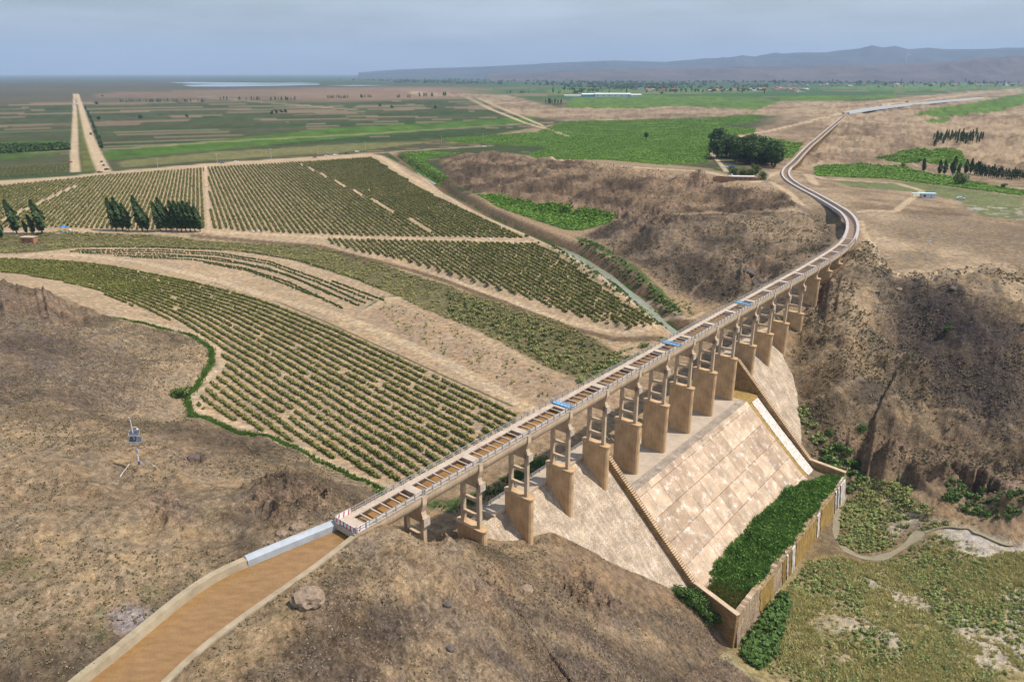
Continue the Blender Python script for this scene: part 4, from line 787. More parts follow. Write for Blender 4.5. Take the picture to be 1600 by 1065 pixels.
# ---------------------------------------------------------------- foliage tools
def leafmat(name, c1, c2, sc=.6, trans=.25):
    m, t, b = nodes(name); l = t.links.new; b.inputs['Roughness'].default_value = .75; b.inputs['Specular IOR Level'].default_value = .2
    tc = N(t, 'TexCoord'); oi = N(t, 'ObjectInfo'); n = N(t, 'TexNoise', i_Scale=sc, i_Detail=4); geo = N(t, 'NewGeometry'); l(geo.outputs['Position'], n.inputs[0])
    w = N(t, 'TexWhiteNoise'); w.noise_dimensions = '1D'; l(geo.outputs['Random Per Island'], w.inputs['W'])
    a = N(t, 'Math', operation='ADD'); h = N(t, 'Math', operation='MULTIPLY'); h.inputs[1].default_value = .55; l(w.outputs[0], h.inputs[0]); l(n.outputs[0], a.inputs[0]); l(h.outputs[0], a.inputs[1])
    rp = N(t, 'ValToRGB'); rp.color_ramp.elements[0].position = .42; rp.color_ramp.elements[1].position = 1.05; rp.color_ramp.elements[0].color = (*c2, 1); rp.color_ramp.elements[1].color = (*c1, 1); l(a.outputs[0], rp.inputs[0]); l(rp.outputs[0], b.inputs['Base Color'])
    if trans:
        tr = N(t, 'BsdfTranslucent'); l(rp.outputs[0], tr.inputs[0]); mx = N(t, 'MixShader'); mx.inputs[0].default_value = trans; l(b.outputs[0], mx.inputs[1]); l(tr.outputs[0], mx.inputs[2]); l(mx.outputs[0], t.nodes['Material Output'].inputs[0])
    return m
def quads(P, Nrm, size, rng, asp=1.):         # one small leaf quad at each point, facing roughly Nrm
    n = len(P); Nn = Nrm+rng.normal(0, .45, (n, 3)); Nn /= np.linalg.norm(Nn, axis=1)[:, None]
    a = np.cross(Nn, rng.normal(0, 1, (n, 3))); a /= np.linalg.norm(a, axis=1)[:, None]; b_ = np.cross(Nn, a); s = (size*rng.uniform(.6, 1.3, n))[:, None]
    V = np.stack([P-a*s*.5-b_*s*.5*asp, P+a*s*.5-b_*s*.35*asp, P+a*s*.4+b_*s*.5*asp, P-a*s*.5+b_*s*.4*asp], 1).reshape(-1, 3)
    return V, np.arange(n*4).reshape(-1, 4)
def sph(n, rng): v = rng.normal(0, 1, (n, 3)); return v/np.linalg.norm(v, axis=1)[:, None]
def bush(n, r, h, leaf, rng, lobes=5, low=.1):
    per = max(2, n//lobes); V, Fq_ = [], []; k = 0
    for i in range(lobes):
        a = rng.uniform(0, 6.28); d = rng.uniform(0, .5)*r; c = np.array([d*math.cos(a), d*math.sin(a), h*rng.uniform(.4, .62)]); rr = np.array([r*rng.uniform(.5, .75), r*rng.uniform(.5, .75), h*rng.uniform(.36, .48)])
        q = sph(per, rng); p = c+q*rr*rng.uniform(.65, 1.05, (per, 1)); p[:, 2] = np.maximum(p[:, 2], low*h)
        v, f = quads(p, q, leaf, rng); V.append(v); Fq_.append(f+k); k += len(v)
    return np.vstack(V), np.vstack(Fq_)
def scatter(tmpl, P, scl, rng, zs=None, rot=None):     # merge many turned and scaled copies of templates into one array
    V, Fq_, k = [], [], 0; P = np.asarray(P); n = len(P); w = rng.integers(0, len(tmpl), n); an = rng.uniform(0, 6.28, n) if rot is None else np.full(n, rot)
    scl = np.broadcast_to(scl, (n,)); zs = np.broadcast_to(1. if zs is None else zs, (n,))
    for j, (tv, tf) in enumerate(tmpl):
        m = np.where(w == j)[0]
        if not len(m): continue
        c, s = np.cos(an[m])[:, None], np.sin(an[m])[:, None]; x = tv[None, :, 0]*c-tv[None, :, 1]*s; y = tv[None, :, 0]*s+tv[None, :, 1]*c; z = np.broadcast_to(tv[None, :, 2], x.shape)
        v = np.stack([x*scl[m, None]+P[m, 0:1], y*scl[m, None]+P[m, 1:2], z*scl[m, None]*zs[m, None]+P[m, 2:3]], -1).reshape(-1, 3)
        f = (tf[None]+(np.arange(len(m))*len(tv))[:, None, None]).reshape(-1, tf.shape[1])+k; V.append(v); Fq_.append(f); k += len(v)
    return np.vstack(V), np.vstack(Fq_)
def rnd_in(poly, n, rng, dens_=None):          # random ground points inside a world polygon
    P = np.asarray(poly); lo, hi = P.min(0), P.max(0); x = rng.uniform(lo[0], hi[0], n*4); y = rng.uniform(lo[1], hi[1], n*4); m = inside(x, y, P)
    if dens_ is not None: m &= rng.uniform(0, 1, x.size) < dens_(x, y)
    x, y = x[m][:n], y[m][:n]; return np.stack([x, y, H(x, y)], 1) if len(x) else np.zeros((0, 3))
def stuff(name, tmpl, P, scl, m, rng, zs=None, **kw):
    if len(P) == 0: return
    v, f = scatter(tmpl, P, scl, rng, zs); return mesh(name, v, f, m, kind='stuff', smooth=True, **kw)
rg = np.random.default_rng(11)
M['vine'] = leafmat('shrub leaves', (.30, .30, .085), (.085, .105, .03), .5); M['vine2'] = leafmat('far shrub leaves', (.24, .24, .078), (.085, .098, .03), .12)
# ---------------------------------------------------------------- planted rows
def rows(poly, azd, spacing, step, gap, rng, jit=.15):
    a = R(azd); d = np.array([math.sin(a), math.cos(a)]); nn = np.array([d[1], -d[0]]); P = np.asarray(poly); u = P@d; v = P@nn; out = []
    for r_ in np.arange(v.min(), v.max(), spacing):
        t_ = np.arange(u.min(), u.max(), step); t_ = t_+rng.uniform(-.2, .2, len(t_)); q_ = t_[:, None]*d+(r_+rng.normal(0, jit, len(t_)))[:, None]*nn; q_ = q_[inside(q_[:, 0], q_[:, 1], P)]
        out.append(q_)
    Q = np.vstack(out); return Q[rng.uniform(0, 1, len(Q)) > gap]
def onground(Q): return np.column_stack([Q, H(Q[:, 0], Q[:, 1])])
far_t = [bush(15, 1.0, 1.5, .95, rg, 3, 0) for _ in range(6)]
def hedges(name, poly, az_, sp_, step, gap, scl, drop=None):
    Q = rows(poly, az_, sp_, step, gap, rg)
    if drop is not None:
        for dl, w in drop: Q = Q[polydist(Q[:, 0], Q[:, 1], dl) > w]
    P = onground(Q); stuff(name, far_t, P, .88*scl*rg.uniform(.75, 1.15, len(P)), M['vine2'], rg)
hedges('shrub_rows', V1, 158, 3.0, 1.5, .05, .98, [(GL('120 290;60 318;0 346'), 2.2)])
hedges('shrub_rows', V3, 156.5, 3.24, 1.35, .04, 1.0, [(GL('470 256;580 312;690 370'), 1.2)])
hedges('shrub_rows', VT, 156.5, 2.95, 1.2, .05, .92)
hedges('shrub_rows', GP('0 262;40 258;108 256;108 268;60 273;0 277', -20), 150, 4, 1.8, .05, .95)
# the front orchard: rows run parallel to its curved upper edge
top = smooth(hit(*np.array(pl('-160 408;0 406;130 409;270 433;400 462;500 505;600 549;700 596;806 643;900 690')).T, -23), 2)
T = np.gradient(top, axis=0); T /= np.linalg.norm(T, axis=1)[:, None]; Nt = np.stack([T[:, 1], -T[:, 0]], 1)
Q = []
for k in range(0, 46):
    c = resamp(top+Nt*(k*3.35+.6), 500); L_ = np.hypot(*np.diff(c, axis=0).T).sum(); c = resamp(c, int(L_/.8)); c = c+rg.normal(0, .13, c.shape)
    g = vn(np.arange(len(c))*.23, np.full(len(c), k*3.), 17); c = c[(g > .08) & (rg.uniform(0, 1, len(c)) > .03)]
    Q.append(c[inside(c[:, 0], c[:, 1], np.asarray(VF))])
Q = np.vstack(Q); P = onground(Q); dd = np.hypot(P[:, 0], P[:, 1]); o_ = np.argsort(dd); P = P[o_]
near_t = [bush(95, .85, 1.45, .36, rg, 6, 0) for _ in range(5)]; mid_t = [bush(44, .85, 1.4, .52, rg, 5, 0) for _ in range(6)]
first = []
for v, f in near_t: first.append(mesh('orchard_shrub', v, f, M['vine'], label='leafy green fruit shrub in the rows of sandy soil nearest the aqueduct', cat='shrub', group='fruit shrubs in the nearest rows', smooth=True))
for i in range(300):
    o = first[i] if i < 5 else first[i % 5].copy()
    if i >= 5: COL.objects.link(o)
    o.location = P[i]; o.rotation_euler.z = rg.uniform(0, 6.28); s = rg.uniform(.68, 1.02); o.scale = (s, s, s*rg.uniform(.85, 1.1))
stuff('orchard_rows', mid_t, P[300:], rg.uniform(.6, .92, len(P)-300), M['vine'], rg)
# the small strip field beside it
for s in ('120 391;250 391;340 396;420 409;500 437;580 470', '125 396;250 398;340 404;420 420;490 447;560 478', '205 402;300 406;380 419;450 441;535 482', '90 385.5;250 387;350 391', '520 440;600 470', '110 393.5;250 394.2;340 399;420 413;495 441;570 474', '180 400;300 402;380 413;450 430;520 462', '320 411;390 424;450 446;500 466', '380 393;470 408;540 430;600 452'):
    c = GL(s); L_ = np.hypot(*np.diff(c, axis=0).T).sum(); c = resamp(c, int(L_/.8)); c = c+rg.normal(0, .3, c.shape); stuff('young_row', far_t, onground(c), .5, leafmat('young plants', (.10, .14, .04), (.05, .08, .02)), rg)
# ---------------------------------------------------------------- gully scrub, reeds in the pool, valley growth
M['scrub'] = leafmat('gully scrub', (.42, .38, .155), (.18, .185, .07), .35); M['reed'] = leafmat('reeds', (.17, .30, .06), (.03, .08, .014), .4)
M['dry'] = leafmat('dry tufts', (.25, .205, .12), (.12, .10, .055), .8, 0); M['olive'] = leafmat('olive bushes', (.33, .37, .135), (.14, .18, .06), .3); M['green'] = leafmat('green bushes', (.12, .20, .05), (.04, .08, .02), .4)
scr_t = [bush(26, 1, 1.25, .5, rg, 5, 0) for _ in range(6)]
P = rnd_in(WET, 14000, rg, lambda x, y: np.clip((fbm(x, y, 10, 4, 181)-.3)*5, .15, 1)); stuff('gully_scrub', scr_t, P, rg.uniform(.4, .95, len(P)), M['scrub'], rg, .8)
P = rnd_in(GP('700 460;800 500;890 530;968 556;990 570;930 592;875 580;800 543;700 498', -24.5), 420, rg); stuff('gully_bushes', scr_t, P[:260], rg.uniform(.7, 1.6, len(P[:260])), leafmat('gully bush leaves', (.27, .28, .11), (.09, .11, .04)), rg)
for s, n_, sc_, mm_ in (('600 470;700 505;800 560;880 590;850 640;760 590;650 530;590 490', 150, .55, 'olive'), ('930 560;1060 525;1000 570;960 600;900 600', 120, 1.1, 'olive'), ('905 372;960 402;1010 440;1064 488;1058 496;1000 450;950 410;905 382', 350, .8, 'green'), ('860 378;930 420;1000 470;1045 508;1030 512;980 474;920 432;862 390', 350, .8, 'green'), ('985 490;1060 480;1085 495;1080 470;1010 470', 80, .8, 'olive')):
    P = rnd_in(GP(s), n_, rg); stuff('ditch_scrub', scr_t, P, sc_*rg.uniform(.5, 1.4, len(P)), M[mm_], rg)
def blades(n, rng, h=2.6):
    V, Fc = [], []
    for i in range(n):
        a = rng.uniform(0, 6.28); d = rng.uniform(0, .5); b_ = np.array([d*math.cos(a), d*math.sin(a), 0]); t_ = b_+np.array([rng.normal(0, .35), rng.normal(0, .35), h*rng.uniform(.7, 1.1)]); s = np.array([math.sin(a*3), math.cos(a*3), 0])*.13; k = len(V)
        V += [b_-s, b_+s, (b_+t_)/2+s*1.2, t_]; Fc.append((k, k+1, k+2, k+3))
    return np.array(V), np.array(Fc)
rd = [blades(16, rg) for _ in range(6)]+[bush(22, .8, 2.4, .45, rg, 4, 0) for _ in range(3)]
def local_pts(poly, n, z, rng):
    P = np.asarray(poly, float); lo, hi = P.min(0), P.max(0); x = rng.uniform(lo[0], hi[0], n*3); y = rng.uniform(lo[1], hi[1], n*3); m = inside(x, y, P); x, y = x[m][:n], y[m][:n]; w = O2+y[:, None]*U2+x[:, None]*V2; return np.column_stack([w, np.full(len(x), z)]), x, y
Pp, lx, ly = local_pts([(25.6, 76), (25.2, 90), (26, 110), (26.5, 128), (28, 139), (31, 141), (33, 147), (37, 150), (37.4, 120), (37.3, 88), (37, 78), (31, 72.5), (27.5, 72)], 5200, -51.7, rg)
zt = np.interp(lx, [24.5, 25.8, 27.5, 29.5, 38], [-49.4, -50.6, -51.6, -51.8, -51.8]); Pp[:, 2] = zt; sc_ = .25+1.25*fbm(lx, ly, 5, 4, 19)+.1*rg.uniform(0, 1, len(lx)); sc_ *= np.clip((ly-68)/14, .35, 1)
stuff('reeds', rd, Pp, sc_, M['reed'], rg)
Pp, lx, ly = local_pts([(26.5, 70.2), (27, 80), (37, 80), (37.3, 66.5), (33, 68)], 900, -51.7, rg); stuff('marsh_grass', [blades(14, rg, 1.3) for _ in range(5)], Pp, rg.uniform(.4, .9, len(Pp)), leafmat('marsh grass', (.20, .20, .05), (.07, .10, .02)), rg)
for s, n_, w in (('180 496;250 513;300 525;330 546;331 570;311 600;292 622;300 648;360 672;430 688;500 722;560 750;600 766', 2600, 1.0), ('600 768;700 792;770 770;850 720', 500, 2.2)):
    c = resamp(GL(s), n_); c = c+rg.normal(0, w*.55, c.shape); c = c[fbm(c[:, 0], c[:, 1], 6, 3, 99) > .36]; stuff('edge_grass', rd[:6], onground(c), rg.uniform(.18, .42, len(c)), M['reed'], rg)
VAL = np.vstack([W2([66, 74, 84, 96, 108, 120], [41.5, 41, 40.6, 40.4, 40.6, 41]), hit(*np.array(pl('1262 880;1310 868;1345 876;1400 870;1450 845;1500 850;1560 872;1640 880;1700 960;1650 1100;1240 1070;1165 1040;1150 1005')).T, -59.4)])
Pv = rnd_in(VAL, 2300, rg, lambda x, y: np.clip((fbm(x, y, 13, 4, 143)-.42)*5, 0.03, 1)); Pv = Pv[(Pv[:, 2] < -56)]
stuff('valley_scrub', scr_t, Pv, rg.uniform(.3, .85, len(Pv)), M['olive'], rg)
Pv = rnd_in(VAL, 13000, rg, lambda x, y: np.clip((fbm(x, y, 9, 4, 147)-.38)*4, 0.05, 1)); Pv = Pv[Pv[:, 2] < -56]; stuff('valley_grass', [blades(9, rg, .8) for _ in range(5)], Pv, rg.uniform(.5, 1.2, len(Pv)), leafmat('valley grass', (.56, .49, .22), (.29, .29, .11)), rg)
VAL2 = hit(*np.array(pl('1330 765;1345 735;1400 740;1480 765;1560 795;1660 825;1620 862;1540 845;1480 836;1430 835;1390 852;1345 858;1310 845;1312 800')).T, -58.8)
for nm, n_, m_, a, b_, tt_2 in (('valley_scrub', 1000, 'olive', .45, 1.2, scr_t), ('valley_grass', 4200, 'scrub', .3, .7, scr_t)):
    Pv = rnd_in(VAL2, n_, rg, lambda x, y: np.clip((fbm(x, y, 10, 4, 144)-.33)*5, .05, 1)); Pv = Pv[Pv[:, 2] < -53.8]; stuff(nm, tt_2, Pv, rg.uniform(a, b_, len(Pv)), M[m_], rg)
# lush growth along the foot of the weir, and bushes at the toe of the cliff
Pp, lx, ly = local_pts([(40.4, 63), (40, 72), (40, 84), (40.4, 93), (43, 88), (45, 78), (46.5, 70), (45, 60)], 300, -59.6, rg); Pp[:, 2] = H(Pp[:, 0], Pp[:, 1]); stuff('weir_foot_growth', scr_t, Pp, rg.uniform(.8, 1.7, len(Pp)), M['green'], rg)
P = rnd_in(GP('1240 625;1262 640;1290 690;1330 700;1330 735;1300 735;1275 700;1255 668'), 90, rg); stuff('bank_scrub', scr_t, P, rg.uniform(.5, 1.3, len(P)), M['olive'], rg)
P = rnd_in(GP('1480 760;1620 810;1620 832;1540 815;1470 786'), 120, rg); stuff('bank_scrub', scr_t, P, rg.uniform(.7, 1.4, len(P)), M['green'], rg)
crop_t = [bush(7, 1, 1.2, .9, rg, 2, 0) for _ in range(6)]; M['crop'] = leafmat('crop leaves', (.20, .33, .06), (.095, .19, .03), .05)
for s, n_, sc_ in (('625 241;660 236;720 240;670 247;665 253;700 279;685 284;650 262', 2500, 1.), ('735 304;800 312;880 328;963 338;950 350;905 360;880 358;820 338;770 320', 3800, .9), ('1272 262;1340 257;1400 262;1500 280;1600 298;1600 306;1480 291;1380 279;1275 275', 5000, 1.1), ('1366 248;1430 233;1500 237;1518 262;1450 256;1375 251', 3000, 1.2),
                   ('810 246;860 230;700 222;690 216;760 212;840 206;880 190;1000 188;1100 185;1176 180;1190 187;1130 199;1182 201;1178 210;1112 216;1106 254;1040 258;950 250;870 249', 26000, 1.05), ('1130 217;1190 214;1256 226;1250 231;1180 226', 1200, 1.6), ('1175 228;1250 233;1238 248;1212 250;1190 240', 1800, 1.5)):
    P = rnd_in(GP(s), n_, rg, lambda x, y: np.clip((fbm(x, y, 30, 4, 182)-.25)*5, .1, 1)); stuff('green_crop', crop_t, P, sc_*rg.uniform(.6, 1.2, len(P)), M['crop'], rg, .7/sc_**.5)
# ground cover on the dry hills
tuf = [bush(9, .55, .55, .42, rg, 3, 0) for _ in range(6)]
for nm, key, n_, lo_, hi_ in (('hill_tufts', 'hl', 12500, .2, .62), ('hill_tufts', 'hf', 5000, .15, .55), ('hill_tufts', 'hr', 9000, .35, 1.0), ('hill_tufts', 'ha', 2600, .5, 1.4), ('hill_tufts', 'hb', 3400, .5, 1.1)):
    P = rnd_in(HILLS[key] if key != 'hl' else GP('-20 450;60 453;120 473;180 498;250 518;300 528;328 547;300 598;286 618;290 640;430 690;500 724;560 754;560 800;528 812;388 868;120 1060;-60 1060'), n_, rg, lambda x, y: np.clip((fbm(x, y, 12, 4, 151)-.42)*7, .03, 1))
    s_, t_ = st(P[:, :2]); P = P[~((t_ > -6) & (t_ < 24) & (s_ > 45) & (s_ < 185) & (P[:, 2] < -29+0*t_) & (np.abs(s_-110) < 60))]
    stuff(nm, tuf, P, rg.uniform(lo_, hi_, len(P)), M['dry'], rg)
rk = []
for _ in range(7):
    q_ = sph(12, rg)*rg.uniform(.6, 1, (12, 1))*np.array([1, .8, .55]); bm = __import__('bmesh').new()
    for c in q_: bm.verts.new(c)
    r_ = __import__('bmesh').ops.convex_hull(bm, input=bm.verts); bm.verts.index_update(); fv = [v for v in bm.verts if v.link_faces]; ix = {v: i for i, v in enumerate(fv)}
    rk.append((np.array([v.co[:] for v in fv]), np.array([[ix[v] for v in f.verts] for f in bm.faces]))); bm.free()
M['rock'] = mat('broken rock', (.32, .235, .165), (.16, .115, .085), 2, .9, .5, 6); M['rock2'] = mat('dark rock', (.15, .12, .105), (.07, .055, .05), 2, .9, .4, 6)
P = rnd_in(GP('640 870;800 880;960 950;1060 950;1130 1000;1180 1045;1220 1065;1100 1090;500 1080;430 1040;500 940;560 870'), 9000, rg, lambda x, y: np.clip((fbm(x, y, 9, 4, 161)-.4)*6, .03, 1)); v, f = scatter(rk, P, rg.uniform(.08, .34, len(P))*(rg.uniform(.5, 1, len(P))), rg); mesh('rubble', v, f, M['rock'], kind='stuff')
P = rnd_in(GP('-20 460;150 500;250 540;250 640;100 640;-20 640'), 2500, rg); v, f = scatter(rk, P, rg.uniform(.15, .5, len(P)), rg); mesh('rubble', v, f, M['rock2'], kind='stuff')
P = rnd_in(GP('1365 430;1470 450;1560 500;1620 530;1620 700;1520 690;1440 600;1370 510'), 4500, rg, lambda x, y: np.clip((fbm(x, y, 9, 4, 162)-.4)*6, .03, 1)); v, f = scatter(rk, P, rg.uniform(.15, .45, len(P)), rg); mesh('rubble', v, f, M['rock2'], kind='stuff')
def thingat(px, py): p = G([(px, py)])[0]; return p[0], p[1], Hz(p)
for px, py, r_, lab, mt_ in ((482, 946, 2.3, 'largest pale jagged boulder on the bank right of the muddy canal', 'rock'), (466, 826, 1.2, 'brown boulder left of the aqueduct inlet, nearest the hoarding', 'rock'), (440, 836, .9, 'small brown boulder beside the pale canal wall', 'rock'), (703, 1011, .8, 'dark lone boulder on the lower foreground slope', 'rock2'), (700, 946, .8, 'dark boulder in the middle of the foreground hill', 'rock2'), (855, 885, .9, 'low dark slab of rock near the stone wing of the dam', 'rock2'), (1188, 432, 4.0, 'big dark rock outcrop on the hillside behind the aqueduct', 'rock2'), (1170, 425, 3, 'smaller dark rock beside the big outcrop behind the aqueduct', 'rock2'), (1486, 466, 1.6, 'black boulder on the dark gravel slope to the right', 'rock2'), (1403, 457, 1.2, 'pale grey boulder high on the right hillside', 'rock'), (305, 715, 1.8, 'dark ledge of rock on the hill behind the solar pole', 'rock2'), (820, 915, 1.5, 'reddish rounded boulder on the foreground slope', 'rock')):
    x, y, z = thingat(px, py); bm = __import__('bmesh').new(); __import__('bmesh').ops.create_icosphere(bm, subdivisions=3, radius=1); cc = np.array([v.co[:] for v in bm.verts]); se = int(px)
    n_ = fbm(cc[:, 0]*3+cc[:, 2]*2+se, cc[:, 1]*3-cc[:, 2]*2, 3.0, 4, se, True); n_ = np.round(n_*5)/5*.6+n_*.4; cc = cc*(.55+.75*n_)[:, None]*np.array([1, .8, .62])*r_
    for v, c in zip(bm.verts, cc): v.co = c
    me = bpy.data.meshes.new('boulder'); bm.to_mesh(me); bm.free(); me.materials.append(M[mt_])
    o = bpy.data.objects.new('boulder', me); COL.objects.link(o); o.location = (x, y, z); tag(o, lab, 'boulder')
# ---------------------------------------------------------------- trees
def poplar(n, leaf, rng, w=.13, low=.12):      # unit height
    V, Fq_, k = [], [], 0; t_ = MB(); tz = [(0, 0, -.03), (.004, .002, .3), (-.004, .004, .62), (0, 0, .93)]; t_.tube(tz, [.016, .012, .008, .003], 5)
    for a in np.linspace(0, 6.28, 9)[:-1]: h = rng.uniform(.15, .6); t_.tube([(0, 0, h), (.05*math.cos(a), .05*math.sin(a), h+.13), (.075*math.cos(a), .075*math.sin(a), h+.26)], [.006, .004, .002], 4)
    h = rng.uniform(0, 1, n)**.9; pr = np.interp(h, [0, .15, .4, .75, 1], [.35, .85, 1, .6, .08])*w; lump = .7+.5*vn(h*9, h*0, rng.integers(99)); a = rng.uniform(0, 6.28, n); lob = .75+.3*np.cos(a*3+h*7); rr = pr*lump*lob*np.sqrt(rng.uniform(.25, 1, n))
    p = np.stack([rr*np.cos(a)+.02*np.sin(h*5), rr*np.sin(a), low+h*(1-low)], 1); nr = np.stack([np.cos(a), np.sin(a), np.full(n, .5)], 1); v, f = quads(p, nr, leaf, rng, 1.3); return t_, v, f
def roundtree(n, leaf, rng, w=.42, low=.22):
    t_ = MB(); t_.tube([(0, 0, -.03), (.01, .0, .2), (0, .02, .45), (.01, .01, .75)], [.035, .026, .018, .006], 6)
    for a in np.linspace(.4, 6.6, 7)[:-1]: t_.tube([(0, 0, .22), (.13*math.cos(a), .13*math.sin(a), .42), (.24*math.cos(a), .24*math.sin(a), .62)], [.014, .01, .004], 4)
    V, Fq_, k = [], [], 0
    for i in range(13):
        a = rng.uniform(0, 6.28); d = rng.uniform(.05, .28)*w/.42; c = np.array([d*math.cos(a), d*math.sin(a), rng.uniform(low+.15, .82)]); rr = rng.uniform(.13, .22)*w/.42; q_ = sph(n//13, rng); p = c+q_*rr*rng.uniform(.7, 1.05, (len(q_), 1)); v, f = quads(p, q_, leaf, rng); V.append(v); Fq_.append(f+k); k += len(v)
    return t_, np.vstack(V), np.vstack(Fq_)
M['pop'] = leafmat('poplar leaves', (.085, .135, .05), (.025, .048, .018), .5, .15); M['tree'] = leafmat('tree leaves', (.07, .12, .03), (.02, .042, .011), .25, .15); M['lite'] = leafmat('light green leaves', (.12, .165, .045), (.04, .065, .015), .5)
PROT = {}
def prot(key, tr, m):
    t_, v, f = tr; e = empty({'p': 'poplar_tree', 'r': 'broadleaf_tree', 'b': 'round_bush'}[key[0]], (0, 0, 0)); t_.build('trunk', M['bark'], e); mesh('crown', v, f, m, e, smooth=True); e['used'] = 0; PROT.setdefault(key, []).append(e)
for _ in range(4): prot('pn', poplar(1500, .035, rg), M['pop'])
for _ in range(3): prot('pf', poplar(110, .085, rg, .15), M['pop']); prot('rn', roundtree(1500, .05, rg), M['tree']); prot('rf', roundtree(130, .14, rg), M['tree']); prot('bn', roundtree(900, .075, rg, .62, 0), M['lite']); prot('bg', roundtree(900, .075, rg, .62, 0), M['green'])
def plant(key, px, py, hpx=None, label='', cat='tree', group=None, hm=None, lean=0, wide=1.):
    x, y, z = thingat(px, py); dep = y*math.cos(PIT)-(z-HC)*math.sin(PIT); hm = hm or hpx*dep/F/math.cos(PIT*.9)
    src = PROT[key][int(rg.integers(len(PROT[key])))]
    if src['used']: o = copytree(src)
    else: o = src; src['used'] = 1
    o.location = (x, y, z-.1); o.scale = (hm*wide, hm*wide, hm); o.rotation_euler = (0, -lean, float(rg.uniform(0, 6.28)) if not lean else 0)
    tag(o, label, cat, group); return o

lab5 = ['leftmost dark poplar, cut by the left edge of the photo', 'tall leaning poplar left of the brick pump house', 'stunted low poplar between two taller ones at the left', 'bushy poplar just behind the brick pump house', 'tall poplar just right of the brick pump house']
for (px, py, h), lb in zip(((4, 373, 32), (27, 366, 52), (42, 365, 20), (53, 366, 30), (67, 366, 52)), lab5): plant('pn', px, py, h, lb, group='poplars along the field edge', lean=.12, wide=1.35)
for i, (px, py, h) in enumerate(((182, 361, 50), (192, 361, 50), (202, 361, 42), (223, 362, 54), (231, 362, 34), (251, 362, 44), (260, 361, 50), (268, 361, 36), (277, 361, 46), (284, 362, 46), (291, 362, 44), (298, 362, 46), (305, 362, 44), (313, 362, 40))):
    lb = ['first poplar of the right hand clumps, leaning left', 'middle poplar of the left clump of three', 'shorter right hand poplar of the clump of three', 'tallest poplar, standing between the two clumps', 'short poplar leaning on the tallest one', 'slim leftmost poplar of the long clump', 'second slim poplar of the long clump, with gaps around it', 'small poplar filling a gap in the long clump'][i] if i < 8 else 'dense poplar in the thick right part of the long clump by the field edge'
    plant('pn', px, py, h, lb, group='poplars in the thick right part of the long clump' if i >= 8 else 'poplars along the field edge', lean=.10, wide=1.3)
for i, (px, py, h) in enumerate(((1442, 269, 20), (1467, 273, 22), (1475, 273, 21), (1488, 275, 28), (1497, 274, 18), (1508, 272, 22), (1516, 272, 22))):
    plant('pn', px, py, h, ['lone poplar standing left of the others in the green field', 'left poplar of the close pair in the green field', 'right poplar of the close pair in the green field', 'tallest poplar in the green field behind the blue roofed cabin', 'thin poplar behind the round bush', 'left poplar of two behind the round bush', 'right poplar of two behind the round bush'][i], group='poplars in the green field', wide=1.5)
for i in range(26): plant('pf', 1522+i*3.2, 275+i*.25+rg.uniform(-1, 1), rg.uniform(15, 22)*(1 if i < 12 else .8), 'slender dark poplar in the close row running to the right edge of the photo', group='poplars in the close row at the right', wide=1.1)
for i in range(58): plant('pf', 1458+rg.uniform(0, 1)*78, 219+rg.uniform(0, 8)-(0 if i % 2 else 1), rg.uniform(9, 13), 'young poplar in the dense plantation on the bare hill', group='poplars in the small plantation', wide=1.1)
plant('bg', 1500, 289, 19, 'large round green bush in front of the poplars', 'bush'); plant('bg', 1568, 294, 8, 'small round bush near the right edge in the green field', 'bush'); plant('bg', 1411, 263, 7, 'grey green bush in the far green field', 'bush')
for i in range(52):
    u = rg.uniform(0, 1); px = 1118+u*96; py = 246+u*17+rg.uniform(-18, 3)*(1-.5*u); plant('rn', px, min(py, 265), rg.uniform(23, 34), 'dense dark green tree inside the grove beside the compound', group='trees of the dark grove', wide=1.15)
for i in range(14): plant('pf', rg.uniform(1108, 1136), rg.uniform(228, 252), rg.uniform(14, 24), 'narrow poplar at the left end of the dark grove', group='poplars at the end of the grove', wide=1.2)
for px, py, h, lb in ((1147, 276, 14, 'light green round bush behind the left end of the mud brick house'), (1160, 277, 13, 'second light green bush behind the mud brick house'), (1172, 278, 14, 'widest light green bush behind the mud brick house'), (1180, 272, 15, 'tallest light green bush behind the mud brick house'), (1192, 281, 13, 'rightmost light green bush behind the mud brick house')): plant('bn', px, py, h, lb, 'bush')
plant('rn', 1009, 218, 12, 'lone dark tree in the middle of the bright green fields'); plant('rf', 220, 187, 8, 'lone round tree in the dark strip fields on the left'); plant('rf', 293, 185, 7, 'lone round tree in the strip fields, left of a pair'); plant('rf', 155, 189, 8, 'round tree standing just right of the straight road')
for px, py in ((425, 180), (432, 179), (440, 178), (447, 178)): plant('rf', px, py, 7, 'round tree in the small cluster among the strip fields', group='cluster of round trees in the strip fields')
for px, py, h, lb in ((612, 170, 6, 'small tree left of a pair in the far fields'), (594, 168, 6, 'small upright tree in the far fields'), (680, 171, 7, 'round tree in the far fields left of the diagonal ditch'), (160, 152, 4, 'tiny tree beyond the straight road'), (152, 165, 6, 'lone poplar beside the far end of the straight road'), (284, 624, 22, '')):
    if lb: plant('rf', px, py, h, lb)
plant('bg', 284, 622, None, 'spreading green thorn bush at the foot of the left hill', 'bush', hm=3.6, wide=1.5)
for i in range(26): u = i/25; plant('rf' if i % 3 else 'pf', 133+u*27+rg.uniform(-1, 1), 168+u**1.1*66, 4+5*u, 'roadside tree in the row along the right of the straight road', group='trees along the straight road')
